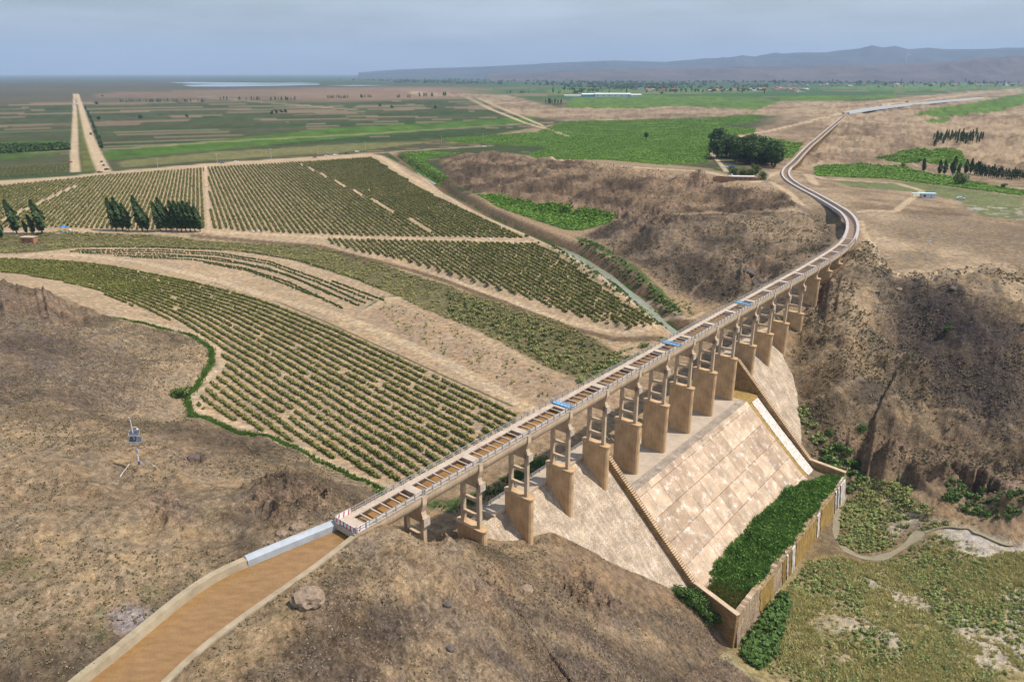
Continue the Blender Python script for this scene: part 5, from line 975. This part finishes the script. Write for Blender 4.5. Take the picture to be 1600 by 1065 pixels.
for a, b_, y, n_, h in ((187, 320, 160, 34, 5), (340, 465, 157, 28, 5.5), (508, 545, 154, 14, 5), (562, 588, 153, 12, 5), (620, 642, 153, 7, 5), (655, 676, 151, 10, 5.5), (687, 699, 150, 7, 5.5), (852, 880, 162, 14, 7), (790, 830, 146, 10, 4)):
    for i in range(n_): plant('pf', a+(b_-a)*rg.uniform(0, 1), y+rg.uniform(-.4, .4), h*rg.uniform(.75, 1.1), 'distant poplar in a field shelter row on the far plain', group='shelter row poplars on the far plain', wide=1.3)
for i in range(150):
    px = rg.uniform(850, 1600); py = rg.choice([137, 141, 146, 133, 129, 126])+rg.uniform(-1.5, 1.5)
    plant('pf' if rg.uniform() < .6 else 'rf', px, py if px < 1200 or py < 138 else py-12, rg.uniform(3, 7)*(py-112)/30, 'distant tree among the far villages on the horizon plain', group='trees among the far villages', wide=1.5)
P = rnd_in(GP('500 124;800 124;1300 121;1600 121;1600 131;1200 132;900 134;640 130'), 2500, rg, lambda x, y: np.clip((fbm(x, y, 500, 3, 171)-.42)*6, .02, 1)); stuff('far_woods', [bush(10, 1, 1, .9, rg, 3, 0) for _ in range(5)], P, rg.uniform(9, 16, len(P)), M['tree'], rg)
P = rnd_in(GP('880 134;1000 132;1200 133;1200 142;1000 146;880 144'), 700, rg, lambda x, y: np.clip((fbm(x, y, 200, 3, 172)-.5)*8, .02, 1)); stuff('far_woods', [bush(10, .6, 1.2, .7, rg, 3, 0) for _ in range(5)], P, rg.uniform(6, 12, len(P)), M['tree'], rg)
P = rnd_in(GP('0 228;108 226;108 234;0 240'), 1200, rg); stuff('young_plantation', [bush(10, 1, 1, .8, rg, 3, 0) for _ in range(4)], P, rg.uniform(2, 3.4, len(P)), M['tree'], rg)
P = rnd_in(GP('1170 640;1240 700;1270 735;1330 742;1342 780;1310 760') if False else np.vstack([W2([156, 160, 166, 168, 160, 152.8], [27, 27, 30, 36, 42, 40])]), 60, rg); stuff('corner_growth', scr_t, P, rg.uniform(.7, 1.6, len(P)), M['green'], rg)
for px, py, h, lb in ((1310, 702, 3.2, 'green bush on the bank above the end of the weir, leftmost'), (1337, 722, 3.6, 'round dark green bush at the corner of the pool wall'), (1345, 672, 3.0, 'upper green bush on the slope above the pool corner'), (1296, 680, 2.6, 'small green bush against the right edge of the dam'), (1478, 528, 2.6, 'dark green bush alone on the gravel slope')): plant('bg', px, py, None, lb, 'bush', hm=h, wide=1.1)
for i, (px, py) in enumerate(((1065, 935), (1078, 945), (1090, 955), (1100, 965), (1112, 972), (1086, 940))): plant('bg', px, py, None, 'olive green bush in the clump between the slope and the pool wall', 'bush', 'bushes between the slope and the pool wall', hm=rg.uniform(3, 4.2), wide=1.2)
for k_, L_ in PROT.items():
    for e in L_:
        if not e['used']:
            for c in list(e.children): bpy.data.objects.remove(c)
            bpy.data.objects.remove(e)
        else: del e['used']
for o in bpy.data.objects:
    if 'used' in o: del o['used']
# ---------------------------------------------------------------- buildings, poles, vehicles, people
def house_mesh(w, d, h, rh):
    a = MB().box(-w/2, w/2, -d/2, d/2, -1, h); b_ = MB().prism([(-w/2-.4, h), (w/2+.4, h), (w/2+.4, h+.25), (0, h+rh), (-w/2-.4, h+.25)], -d/2-.4, d/2+.4); return a, b_
WALLS = [mat('brick wall', (.40, .20, .14), None, .5), mat('mud wall', (.42, .30, .21), None, .5), mat('plaster wall', (.60, .56, .52), None, .3)]
ROOFS = [mat('clay roof', (.44, .15, .09), None, .3), mat('pale roof', (.58, .54, .52), None, .3), mat('blue roof', (.12, .30, .55), None, .3), mat('brown roof', (.30, .19, .15), None, .3)]
HP = []
for i in range(8):
    e = empty('village_house', (0, 0, 0)); w, d, h = rg.uniform(9, 16), rg.uniform(16, 30), rg.uniform(3.5, 5); a, b_ = house_mesh(w, d, h, rg.uniform(1.2, 2.4)); a.build('wall', WALLS[i % 3], e); b_.build('roof', ROOFS[[0, 0, 3, 0, 3, 1, 0, 2][i]], e)
    for k in range(3): MB().box(w/2, w/2+.15, -d/2+2+k*d/3, -d/2+4.5+k*d/3, 1.0, 2.6).build('window', M['glass'], e)
    MB().box(-w/2-.15, -w/2, -1, 1, 0, 2.3).build('door', M['wood'], e); HP.append(e)
bands = [(1010, 1180, 124.5, 126, 26, 'far'), (925, 1010, 122, 124, 12, 'far'), (1180, 1330, 119.5, 122, 16, 'far'), (990, 1060, 140, 142.5, 12, 'near'), (1100, 1185, 140, 143, 24, 'near'), (1185, 1260, 138, 142, 22, 'mid'), (1230, 1420, 131, 136, 44, 'mid'), (1420, 1600, 131, 135, 34, 'right'), (1440, 1600, 126, 128, 12, 'right'), (600, 760, 121.5, 123, 14, 'left')]
used = set(); txt = {'far': 'small far village house at the foot of the hills', 'near': 'red roofed village house among poplars behind the white factory', 'mid': 'village house in the dense settlement behind the sandy hills', 'right': 'low house in the village strip at the right edge below the mountains', 'left': 'tiny house on the far plain right of the lake'}
for a, b_, y0, y1, n_, t_ in bands:
    for i in range(n_):
        k = int(rg.integers(8)); src = HP[k]; o = src if k not in used else copytree(src); used.add(k)
        x, y, z = thingat(rg.uniform(a, b_), rg.uniform(y0, y1)); o.location = (x, y, z); o.rotation_euler.z = rg.normal(.3, .25)+(1.57 if i % 3 == 0 else 0); s = rg.uniform(.9, 1.6)*(1.2 if t_ == 'far' else 1); o.scale = (s, s, s); tag(o, txt[t_], 'house', 'village houses, '+t_)
for k, e in enumerate(HP):
    if k not in used:
        for c in list(e.children): bpy.data.objects.remove(c)
        bpy.data.objects.remove(e)
# factory sheds on the plain
x, y, z = thingat(956, 151.5); FS = empty('factory', (x, y, z), R(-3), 'long white factory hall with blue end gables on the green plain', 'factory'); k = y/F
for n_, (a, b_, yy, d, h, m_) in enumerate(((-25, 28, 0, 16, 6, 'white'), (-44, -25, 6, 22, 5, 'blue'), (28, 44, 4, 14, 4.5, 'white'), (-70, -46, 4, 12, 2.8, 'white'))):
    a *= k; b_ *= k; h *= k*.9; MB().box(a, b_-.5, yy*k, (yy+d)*k, -2, h*.72).build('hall', M[m_] if n_ != 1 else mat('blue cladding', (.16, .38, .66), (.3, .5, .7), .02), FS)
    MB().add([(a-1, yy*k-1, h*.72), (b_+.2, yy*k-1, h*.72), (b_+.2, (yy+d)*k+1, h*.72), (a-1, (yy+d)*k+1, h*.72), (a-1, (yy+d/2)*k, h), (b_+.2, (yy+d/2)*k, h)], [(0, 1, 5, 4), (2, 3, 4, 5), (1, 2, 5), (3, 0, 4), (3, 2, 1, 0)]).build('roof', mat('sheet roof', (.66, .68, .70), (.5, .5, .52), .01), FS)
    for q_ in range(6): MB().box(a+(b_-a)*(q_+.3)/6, a+(b_-a)*(q_+.6)/6, yy*k-.25, yy*k-.02, h*.2, h*.45).build('window', M['glass'] if n_ != 0 else M['grey'], FS)
MB().box(24*k, 28*k, -.4*k, -.02, 0, 5*k*.6).build('door', M['blue'], FS)
for px, py, w, h, lab in ((1221, 139.5, 14, 2.2, 'white long shed left of the dense settlement'), (1251, 144.5, 11, 2, 'white shed nearest the sandy hills'), (1033, 118.5, 20, 1.5, 'blue roofed far factory under the brown hills'), (1236, 121, 9, 1.4, 'white shed on the far green plain')):
    x, y, z = thingat(px, py); k = y/F; e = empty('shed', (x, y, z), 0, lab, 'shed'); a, b_ = house_mesh(w*k, 5*k, h*k*.6, h*k*.4); a.build('wall', M['white'], e); b_.build('roof', M['blue'] if 'blue' in lab else M['white'], e); MB().box(-w*k*.3, -w*k*.2, -2.5*k-.3, -2.5*k-.02, 0, h*k*.4).build('door', M['dark'], e)
# mud brick compound by the grove
x, y, z = thingat(1158, 282); CP_ = empty('mud_brick_house', (x, y, z), R(-6), 'long mud brick house with a pale flat roof and walled yard by the grove', 'house')
mbk = mat('mud brick', (.34, .20, .12), (.24, .14, .085), .8, .95, .4, 6)
w = MB().box(-13, 9, -2.5, 3, -1, 2.9).build('wall', mbk, CP_); MB().box(-9, 9.4, -2.9, 3.4, 2.92, 3.15).build('roof', mat('sheet metal roof', (.62, .60, .60), (.45, .43, .43), .4), CP_)
for i in range(4): MB().box(-4.6+i*3.3, -3.8+i*3.3, -2.58, -2.51, 1.1, 1.9).build('window', M['dark'], CP_)
MB().box(-19.5, -13, -2.3, -1.8, -1, 1.9).box(-19.5, -19, -1.8, 5, -1, 2.2).box(-19, -9, 4.6, 5, -1, 2.2).build('yard_wall', mbk, CP_); MB().box(9.2, 13, -1.6, -1.2, -1, 2.3).box(12.6, 13, -1.2, 5, -1, 2.3).build('yard_wall', mbk, CP_)
t_ = MB(); t_.tube([(-7.2, 0, 3.2), (-7.2, 0, 4.3), (-7.2, 0, 4.6)], [.7, .7, .3], 10); t_.build('water_tank', mat('tank blue', (.55, .68, .74), None), CP_)
MB().box(-13.5, -11, -2.9, -2.6, -.2, .2).build('plank', M['wood'], CP_)
# cabin with blue roof
x, y, z = thingat(1449, 309.5); CB = empty('cabin', (x, y, z), R(-8), 'white cabin with a pale blue roof and long open canopy', 'cabin')
MB().box(-4.3, 4.3, -1.6, 1.6, -.6, 3).build('wall', mat('cabin panels', (.60, .62, .66), (.50, .52, .56), .4), CB); r_ = MB().box(-4.6, 4.6, -1.9, 1.9, 3.02, 3.25).build('roof', mat('pale blue roof', (.50, .70, .78), (.4, .62, .72), .5), CB)
MB().box(-10.2, -4.62, -1.9, 1.0, 3.0, 3.2).build('canopy', mat('pale blue canopy', (.50, .70, .78), None), CB)
for a in (-10, -7.5): MB().box(a, a+.12, -1.7, -1.58, -.4, 3).build('canopy_post', M['rail'], CB)
MB().box(-3.2, -1.7, -1.66, -1.61, 1.1, 2.2).build('window', M['dark'], CB); MB().box(1.2, 2.1, -1.66, -1.61, 0, 2.1).build('door', M['grey'], CB)
# brick pump house
x, y, z = thingat(46, 376); PHs = empty('brick_hut', (x, y, z), R(-4), 'small red brick hut with a flat pale roof under the poplars', 'hut')
MB().box(-3.9, 3.9, -1.9, 1.9, -.6, 3.1).build('wall', mat('red brick', (.42, .19, .12), (.32, .14, .09), 1.5), PHs); MB().box(-4.3, 4.3, -2.3, 2.3, 3.12, 3.35).build('roof', M['deck'], PHs); MB().box(1.0, 1.9, -1.97, -1.91, -.2, 2).build('door', M['wood'], PHs); MB().box(-2.5, -1.6, -1.97, -1.91, 1.2, 2).build('window', M['dark'], PHs)
# poles
M['steel'] = mat('galvanised steel', (.62, .66, .70), (.45, .48, .5), 2, .5, metal=.3); M['pole'] = mat('concrete pole', (.52, .49, .45), None, 2)
def pole(px, py, hpx, lab, arms=1, r_=.17, group=None, mat_='pole', rz=0):
    x, y, z = thingat(px, py); dep = y*math.cos(PIT)-(z-HC)*math.sin(PIT); hm = hpx*dep/F/.96; e = empty('utility_pole', (x, y, z), rz, lab, 'pole', group); t_ = MB(); t_.tube([(0, 0, -.5), (0, 0, hm)], [r_, r_*.6], 6); t_.build('pole_shaft', M[mat_], e)
    for k in range(arms):
        zz = hm-.5-k*1.1; MB().box(-1.1, 1.1, -.06, .06, zz, zz+.14).build('crossarm', M['steel'], e)
        i_ = MB()
        for a in (-1, 0, 1): i_.tube([(a, 0, zz+.12), (a, 0, zz+.4)], [.07, .05], 5)
        i_.build('insulator', M['white'], e)
for i, (px, py, h) in enumerate(((247, 263, 15), (340, 256, 15), (424, 248, 15), (497, 243, 14), (571, 235, 13), (690, 226, 13), (755, 222, 12))): pole(px, py, h, ['roadside pole nearest the straight canal road', 'second roadside pole from the left, above the parked cars', 'third roadside pole along the upper vineyard road', 'fourth roadside pole, above the parked white car', 'fifth roadside pole, near the corner of the orchard', 'roadside pole left of the brown hill', 'last roadside pole before the green fields'][i], 1, .2, 'poles along the upper road')
for px, py, h, lb in ((814, 215, 12, 'pole beside the diagonal ditch'), (885, 213, 12, 'pole at the left of the bright green fields'), (957, 212, 11, 'second pole in the bright green fields'), (1018, 212, 13, 'pole just right of the lone tree in the green fields'), (1053, 200, 11, 'far pole in the green fields'), (1094, 219, 13, 'pole left of the grove in the green fields'), (1139, 212, 13, 'pole by the track above the grove')): pole(px, py, h, lb, 1, .16, 'poles across the green fields')
pole(1446, 404, 32, 'steel lattice like pole with three crossarms on the right plateau', 3, .13, None, 'steel', .4); pole(1197, 295, 24, 'grey pole beside the mud brick house near the canal bend', 2, .14, None, 'steel', .5)
for a in (-.9, .9): pass
# camera mast with solar panels on the left hill
x, y, z = thingat(218.7, 729.5); dep = y*math.cos(PIT)-(z-HC)*math.sin(PIT); k = dep/F/math.cos(R(31)); MT = empty('solar_camera_mast', (x, y, z), 0, 'tall white camera mast with two solar panels on the left hill', 'mast')
hm = 72*k; t_ = MB(); t_.tube([(0, 0, 1.1), (-.12, 0, hm)], [.11, .075], 8); t_.build('mast_pole', mat('white pole', (.72, .74, .78), None), MT); t_ = MB(); t_.tube([(0, 0, -.2), (0, 0, 1.15)], [.24, .2], 8); t_.build('pole_base', mat('blue base', (.03, .10, .42), None), MT); MB().box(-.5, .5, -.5, .5, -.3, .06).build('footing', M['deck'], MT)
pv = mat('solar cell', (.10, .11, .14), (.06, .065, .09), 3, .35, spec=.5)
for zz, w_ in ((47*k, 1.0), (37*k, 1.25)):
    p_ = MB().add([(-w_+.25, -.55, zz+.1), (w_+.35, -.55, zz+.1), (w_+.05, .65, zz+.75), (-w_, .65, zz+.75)]+[(-w_+.25, -.55, zz+.04), (w_+.35, -.55, zz+.04), (w_+.05, .65, zz+.69), (-w_, .65, zz+.69)], [(0, 1, 2, 3), (7, 6, 5, 4), (0, 4, 5, 1), (1, 5, 6, 2), (2, 6, 7, 3), (3, 7, 4, 0)]).build('solar_panel', pv, MT)
    f_ = MB(); f_.tube([(-w_+.25, -.58, zz+.08), (w_+.38, -.58, zz+.08), (w_+.08, .68, zz+.76), (-w_-.03, .68, zz+.76), (-w_+.22, -.58, zz+.08)], .035, 4); f_.tube([(0, 0, zz), (.5, 0, zz+.4)], .04, 4); f_.build('frame', M['steel'], p_)
t_ = MB(); t_.tube([(-.1, 0, 54*k), (-.1, 0, 56.5*k), (.3, 0, 58*k), (.85, 0, 57.6*k), (1.0, 0, 56*k)], .045, 5); t_.build('camera_arm', M['white'], MT); t_ = MB(); t_.tube([(1.0, 0, 56*k), (1.0, 0, 55*k), (1.0, 0, 54.2*k)], [.12, .22, .08], 8); t_.build('dome_camera', M['white'], MT)
t_ = MB(); t_.tube([(-.12, 0, hm), (-.5, 0, hm+.05)], .06, 5); t_.tube([(-.12, 0, hm), (.3, -.1, hm+.25), (.55, -.1, hm+.6)], [.06, .07, .05], 5); t_.build('top_camera', M['white'], MT); MB().box(-.05, .3, -.2, .2, 3.2, 3.9).build('control_box', M['grey'], MT)
for px, py, qx, qy, lb in ((186, 742, 196, 716, 'left thin white guy rod beside the camera mast'), (246, 737, 231, 709, 'right thin white guy rod beside the camera mast')):
    a = thingat(px, py); e = empty('guy_rod', a, 0, lb, 'rod'); d = (np.array([x, y, z+3.0])-np.array(a))*.55; t_ = MB(); t_.tube([(0, 0, -.1), d*.3], [.07, .07], 5); t_.build('sleeve', M['white'], e); t_ = MB(); t_.tube([d*.3, d], .03, 4); t_.build('wire', M['steel'], e)
# cars and trucks
def car(px, py, col, lab, rz, s=1., group=None, truck=False):
    x, y, z = thingat(px, py); e = empty('parked_truck' if truck else 'parked_car', (x, y, z+.02), rz, lab, 'truck' if truck else 'car', group); e.scale = (s, s, s); bm_ = mat('car paint', col, col, 1, .3, spec=.5)
    if truck:
        MB().box(-3.2, 1.2, -1.15, 1.15, .8, 2.6).build('cargo_bed', bm_, e); MB().box(1.4, 3.2, -1.1, 1.1, .6, 2.5, .1, .1).build('cab', M['white'], e)
    else:
        b_ = MB().prism([(-2.2, .35), (2.2, .35), (2.25, .75), (1.15, .95), (-2.0, 1.0), (-2.25, .8)], -.88, .88).build('body', bm_, e); MB().prism([(-1.75, .98), (1.05, .95), (.45, 1.45), (-1.25, 1.47)], -.76, .76).build('cabin', bm_, e)
        MB().prism([(-1.5, 1.03), (.85, 1.02), (.42, 1.38), (-1.18, 1.4)], -.79, .79).build('window', M['glass'], e)
        for yy in (-.6, .6): MB().box(2.2, 2.28, yy-.2, yy+.2, .55, .72).build('headlight', M['white'], e)
    for a in ((-1.35, 1.35) if not truck else (-2.2, 2.2)):
        for yy in (-.86, .7):
            w_ = MB(); w_.tube([(a, yy, .33), (a, yy+.18, .33)], .33 if not truck else .5, 12); w_.build('wheel', M['dark'], e)
for px, py, c, lb, rz in ((347, 255.5, (.10, .16, .28), 'blue grey car on the road above the vineyard', .5), (369.5, 253.5, (.75, .75, .75), 'white car just right of the blue grey one on the upper road', .5), (492, 246.5, (.30, .05, .04), 'dark red car parked on the upper road', .5), (510.5, 244.5, (.62, .62, .62), 'silver car between two others on the upper road', .5), (524, 242.8, (.75, .75, .78), 'white van like car right of the silver one', .5), (541, 240.5, (.03, .03, .03), 'small black car on the upper road', .5), (558, 237.5, (.8, .8, .8), 'white car nearest the corner of the orchard', .5), (757, 229.8, (.8, .8, .8), 'white car at the far right end of the upper road', .3),
                         (159, 253.5, (.05, .05, .06), 'black car on the straight road, farther of two', 1.9), (162, 259, (.04, .05, .07), 'dark car on the straight road just below the black one', 2.2), (167, 265.5, (.03, .03, .03), 'dark car at the road junction', 1.2), (156, 270, (.05, .07, .05), 'dark car waiting on the crossing of the two roads', .6), (110, 254, (.35, .05, .05), 'red car beside the striped field', .6),
                         (1133, 261.5, (.7, .75, .8), 'white car parked at the shaded edge of the grove', .2), (1143, 262, (.06, .15, .42), 'blue car parked under the trees of the grove', .1), (1501, 311.5, (.72, .76, .78), 'white car parked right of the blue roofed cabin', -.25)): car(px, py, c, lb, rz, 1.15)
car(142.5, 210.5, (.10, .05, .04), 'dark truck standing on the straight road', 1.9, 1.3, truck=True); car(1417.5, 163.5, (.10, .16, .22), 'small truck raising dust beside the far pale road', .3, 1.3, truck=True); car(119, 163, (.6, .6, .75), 'pale trailer truck at the far end of the straight road', .3, 1.5, truck=True); car(136, 172, (.08, .25, .6), 'bright blue truck at the roadside trees', 1.8, 1.2, truck=True)
# umbrella
x, y, z = thingat(100.5, 359.5); UM = empty('parasol', (x, y, z), 0, 'bright blue parasol at the lower edge of the vineyard', 'parasol'); t_ = MB(); t_.tube([(0, 0, 0), (0, 0, 2.6)], .04, 5); t_.build('pole', M['steel'], UM); t_ = MB(); c8 = [(2.1*math.cos(a), 2.1*math.sin(a), 2.1) for a in np.linspace(0, 6.283, 9)[:-1]]; t_.add(c8+[(0, 0, 2.9)], [(i, (i+1) % 8, 8) for i in range(8)]); t_.build('canopy', mat('blue canvas', (.03, .25, .70), None), UM)
for i, (px, py, c) in enumerate(((97, 361, 'grey'), (109, 360, 'white'), (396, 362, 'white'), (404, 361.5, 'white'), (505, 369, 'grey'), (766, 374.5, 'white'), (589, 315, 'white'))):
    x, y, z = thingat(px, py); o = MB().slab([(.6*math.cos(a)*(1+.2*math.sin(a*3)), .45*math.sin(a)) for a in np.linspace(0, 6.28, 9)[:-1]], 0, .55).build('sack', M[c], None, label=['grey sack beside the blue parasol', 'white sack right of the blue parasol', 'left white sack of two on the lower vineyard road', 'right white sack of two on the lower vineyard road', 'grey bundle on the road above the small triangular orchard', 'white bundle on the road near the corner of the two orchards', 'white bundle on the grassy path inside the big vineyard'][i], cat='sack'); o.location = (x, y, z); o.scale = (1.5, 1.5, 1.5)
# people picking in the rows: one continuous skinned body each
def body(name, J, E_, Rr, mats_):
    me = bpy.data.meshes.new(name); me.from_pydata(J, E_, []); o = bpy.data.objects.new(name, me); COL.objects.link(o); m_ = o.modifiers.new('skin', 'SKIN'); me.update()
    sv = me.skin_vertices[0].data if me.skin_vertices else None
    if sv is None: bpy.context.view_layer.objects.active = o; return None
    for i, r_ in enumerate(Rr): sv[i].radius = (r_, r_)
    sv[0].use_root = True; o.modifiers.new('sub', 'SUBSURF').levels = 1
    dg = bpy.context.evaluated_depsgraph_get(); ev = bpy.data.meshes.new_from_object(o.evaluated_get(dg)); bpy.data.objects.remove(o)
    for m_ in mats_: ev.materials.append(m_)
    for p in ev.polygons: z_ = p.center[2]; y_ = p.center[1]; p.material_index = 2 if (z_ > .86*J[6][2]/.86*.0+J[6][2]-.02 and y_ > J[6][1]-.14) else (1 if z_ < J[0][2]-.02 and abs(p.center[0]) < .22 else 0)
    return ev
def person(px, py, i, bend, lab, group):
    cols = [(.55, .10, .10), (.70, .70, .70), (.10, .18, .45), (.65, .45, .08), (.45, .12, .30), (.12, .30, .28), (.5, .5, .55), (.7, .3, .3)]
    hb = .42 if bend else 0
    J = [(0, 0, .92), (0, .02+hb*.5, 1.12), (0, .03+hb, 1.36-bend*.22), (0, .04+hb*1.2, 1.48-bend*.26), (0, .06+hb*1.35, 1.56-bend*.28), (0, .06+hb*1.4, 1.70-bend*.3), (0, .04+hb*1.3, 1.50-bend*.26),
         (.19, .03+hb, 1.36-bend*.22), (.25, .08+hb*1.1, 1.08-bend*.22), (.22, .25+hb*1.2, .88-bend*.2), (-.19, .03+hb, 1.36-bend*.22), (-.25, .08+hb*1.1, 1.08-bend*.22), (-.22, .25+hb*1.2, .88-bend*.2), (.1, 0, .86), (.12, .05, .48), (.12, -.02, .08), (.12, .12, .04), (-.1, 0, .86), (-.13, .03, .48), (-.13, -.04, .08), (-.13, .10, .04)]
    E_ = [(0, 1), (1, 2), (2, 6), (6, 3), (3, 4), (4, 5), (2, 7), (7, 8), (8, 9), (2, 10), (10, 11), (11, 12), (0, 13), (13, 14), (14, 15), (15, 16), (0, 17), (17, 18), (18, 19), (19, 20)]
    Rr = [.14, .13, .15, .065, .10, .09, .06, .07, .05, .035, .07, .05, .035, .10, .07, .05, .04, .10, .07, .05, .04]
    ev = body('person', J, E_, Rr, [mat('cloth', cols[i % 8], cols[i % 8]), mat('trousers', (.05, .05, .08), None), mat('skin', (.42, .24, .16), None)])
    x, y, z = thingat(px, py)
    if ev is None: return
    o = bpy.data.objects.new('person', ev); COL.objects.link(o); o.location = (x, y, z); o.rotation_euler.z = rg.uniform(0, 6.28); o.scale = (1.08,)*3; tag(o, lab, 'person', group)
    h_ = MB(); yy = .06+hb*1.4; zz = 1.70-bend*.3; h_.tube([(0, yy, zz+.02), (0, yy, zz+.04), (0, yy, zz+.12)], [.24, .13, .10], 10); h = h_.build('sun_hat', M['white'] if i % 3 else mat('yellow hat', (.7, .5, .06), None), o)
cn = ['red', 'white', 'blue', 'yellow', 'purple', 'teal', 'grey', 'pink']
pp = [(22, 296), (24, 313), (31, 315), (46, 317), (63, 309), (68, 311), (71, 310), (82, 322), (94, 323), (97, 320), (108, 319), (110, 324), (112, 312), (117, 328), (123, 309), (133, 306), (134, 297), (136, 324), (144, 323), (149, 318), (152, 312), (158, 316), (320, 291), (323, 292), (326, 291), (365, 281), (364, 323), (374, 319), (398, 326), (403, 331), (420, 324), (432, 329), (438, 328), (460, 333), (458, 302), (549, 255), (566, 262)]
for i, (px, py) in enumerate(pp): person(px, py+1, i, 1 if i % 3 else 0, f'person in a {cn[i % 8]} top {"bending to pick" if i % 3 else "standing"} '+('in the left vineyard block' if px < 315 else 'at the track dividing the vineyard' if px < 330 else 'in the right vineyard block'), 'pickers in the vineyard')
# wind turbines on the skyline
M['turb'] = mat('turbine white', (.75, .76, .78), None, 1, .5)
def turbine(px, py, D, hpx, i):
    x, y, _ = ray(px, py); p = np.array([x*D, y*D]); _, _, d = ray(px, py); z = HC+d*D; h = hpx*D/F; e = empty('wind_turbine', (p[0], p[1], z-h*.1), 0, ['wind turbine farthest left on the mountain crest', 'wind turbine left of the highest peak', 'wind turbine above the saddle left of the highest peak', 'pale wind turbine on the near brown hill', 'white wind turbine standing before the blue mountain', 'dark looking wind turbine at the right end of the crest', 'rightmost faint wind turbine'][i], 'wind turbine', 'wind turbines on the hills')
    t_ = MB(); t_.tube([(0, 0, 0), (0, 0, h)], [h*.028, h*.016], 8); t_.build('tower', M['turb'], e); MB().box(-h*.03, h*.03, -h*.06, h*.03, h, h*1.05).build('nacelle', M['turb'], e)
    for a in (i*.5, i*.5+2.094, i*.5+4.189):
        c, s = math.cos(a), math.sin(a); t_ = MB(); t_.tube([(0, -h*.06, h*1.02), (c*h*.2, -h*.06, h*1.02+s*h*.2), (c*h*.5, -h*.06, h*1.02+s*h*.5)], [h*.012, h*.018, h*.004], 5); t_.build('blade', M['turb'], e)
for i, (px, py, D, h) in enumerate(((1142, 90, 17500, 6), (1213, 83, 17500, 9), (1277, 81, 17500, 8), (1375, 109, 10300, 6), (1416, 98, 11500, 13), (1519, 77, 16500, 8), (1586, 76, 17500, 8))): turbine(px, py, D, h, i)
# ---------------------------------------------------------------- hills and mountains on the horizon
def ridge(name, prof, D, depth, c1, c2, seed, base=-30):
    P = np.array(pl(prof)); nx, ny = 520, 46; px = np.linspace(P[0, 0], P[-1, 0], nx); py = np.interp(px, P[:, 0], P[:, 1]); x, y, d = ray(px, py)
    s = D/np.hypot(x, y); hx, hy, hz = x*s, y*s, HC+d*s; ux, uy = hx/D, hy/D; V = []
    for j in range(ny):
        u = j/(ny-1)*2-1; rr = D+u*depth; X_, Y_ = ux*rr, uy*rr; prof_ = np.clip(1-abs(u)**1.3, 0, 1); n_ = fbm(X_, Y_, depth*.32, 5, seed, True)-.55
        Zj = base+(hz-base)*prof_+n_*(hz-base)*.75*prof_**.5*np.clip(abs(u)*2.2, 0.06, 1); V.append(np.stack([X_, Y_, Zj], 1))
    V = np.array(V).reshape(-1, 3); ii = np.arange(ny-1)[:, None]*nx+np.arange(nx-1)[None]; fq = np.stack([ii, ii+1, ii+nx+1, ii+nx], -1).reshape(-1, 4)[:, ::-1]
    mesh(name, V, fq, mat(name+' soil', c1, c2, .0012, .95, 0, detail=8), kind='structure', smooth=True)
ridge('mountains', '560 113.5;620 109;700 106;760 104;800 102;860 99;920 96;960 94.5;1000 95.5;1040 97;1100 92;1140 90;1160 87;1180 89;1213 83;1225 84;1250 82;1290 81.5;1320 78;1345 77;1362 71.5;1380 75;1400 72.5;1420 77;1450 75;1480 77;1520 77;1560 76;1600 75;1660 73;1800 78', 17500, 3800, (.06, .07, .08), (.03, .04, .05), 301)
ridge('brown_hills', '760 117;860 112;960 108.5;1040 107;1100 106;1160 104;1200 104.5;1260 103;1300 102;1360 101.5;1400 100;1430 98.5;1460 97;1500 94.5;1530 91;1560 89.5;1580 87.5;1600 88.5;1700 90;1800 94', 10500, 1700, (.12, .095, .09), (.05, .05, .055), 311, -22)
# ---------------------------------------------------------------- the air
m = bpy.data.materials.new('air'); m.use_nodes = True; t = m.node_tree; t.nodes.remove(t.nodes['Principled BSDF']); pv_ = t.nodes.new('ShaderNodeVolumePrincipled'); t.links.new(pv_.outputs[0], t.nodes['Material Output'].inputs['Volume'])
pv_.inputs['Color'].default_value = (.54, .72, 1.0, 1); pv_.inputs['Density'].default_value = 4.8e-5; pv_.inputs['Anisotropy'].default_value = .0
MB().box(-48000, 48000, -3000, 48000, -64, 1400).build('haze', m, None, kind='stuff')
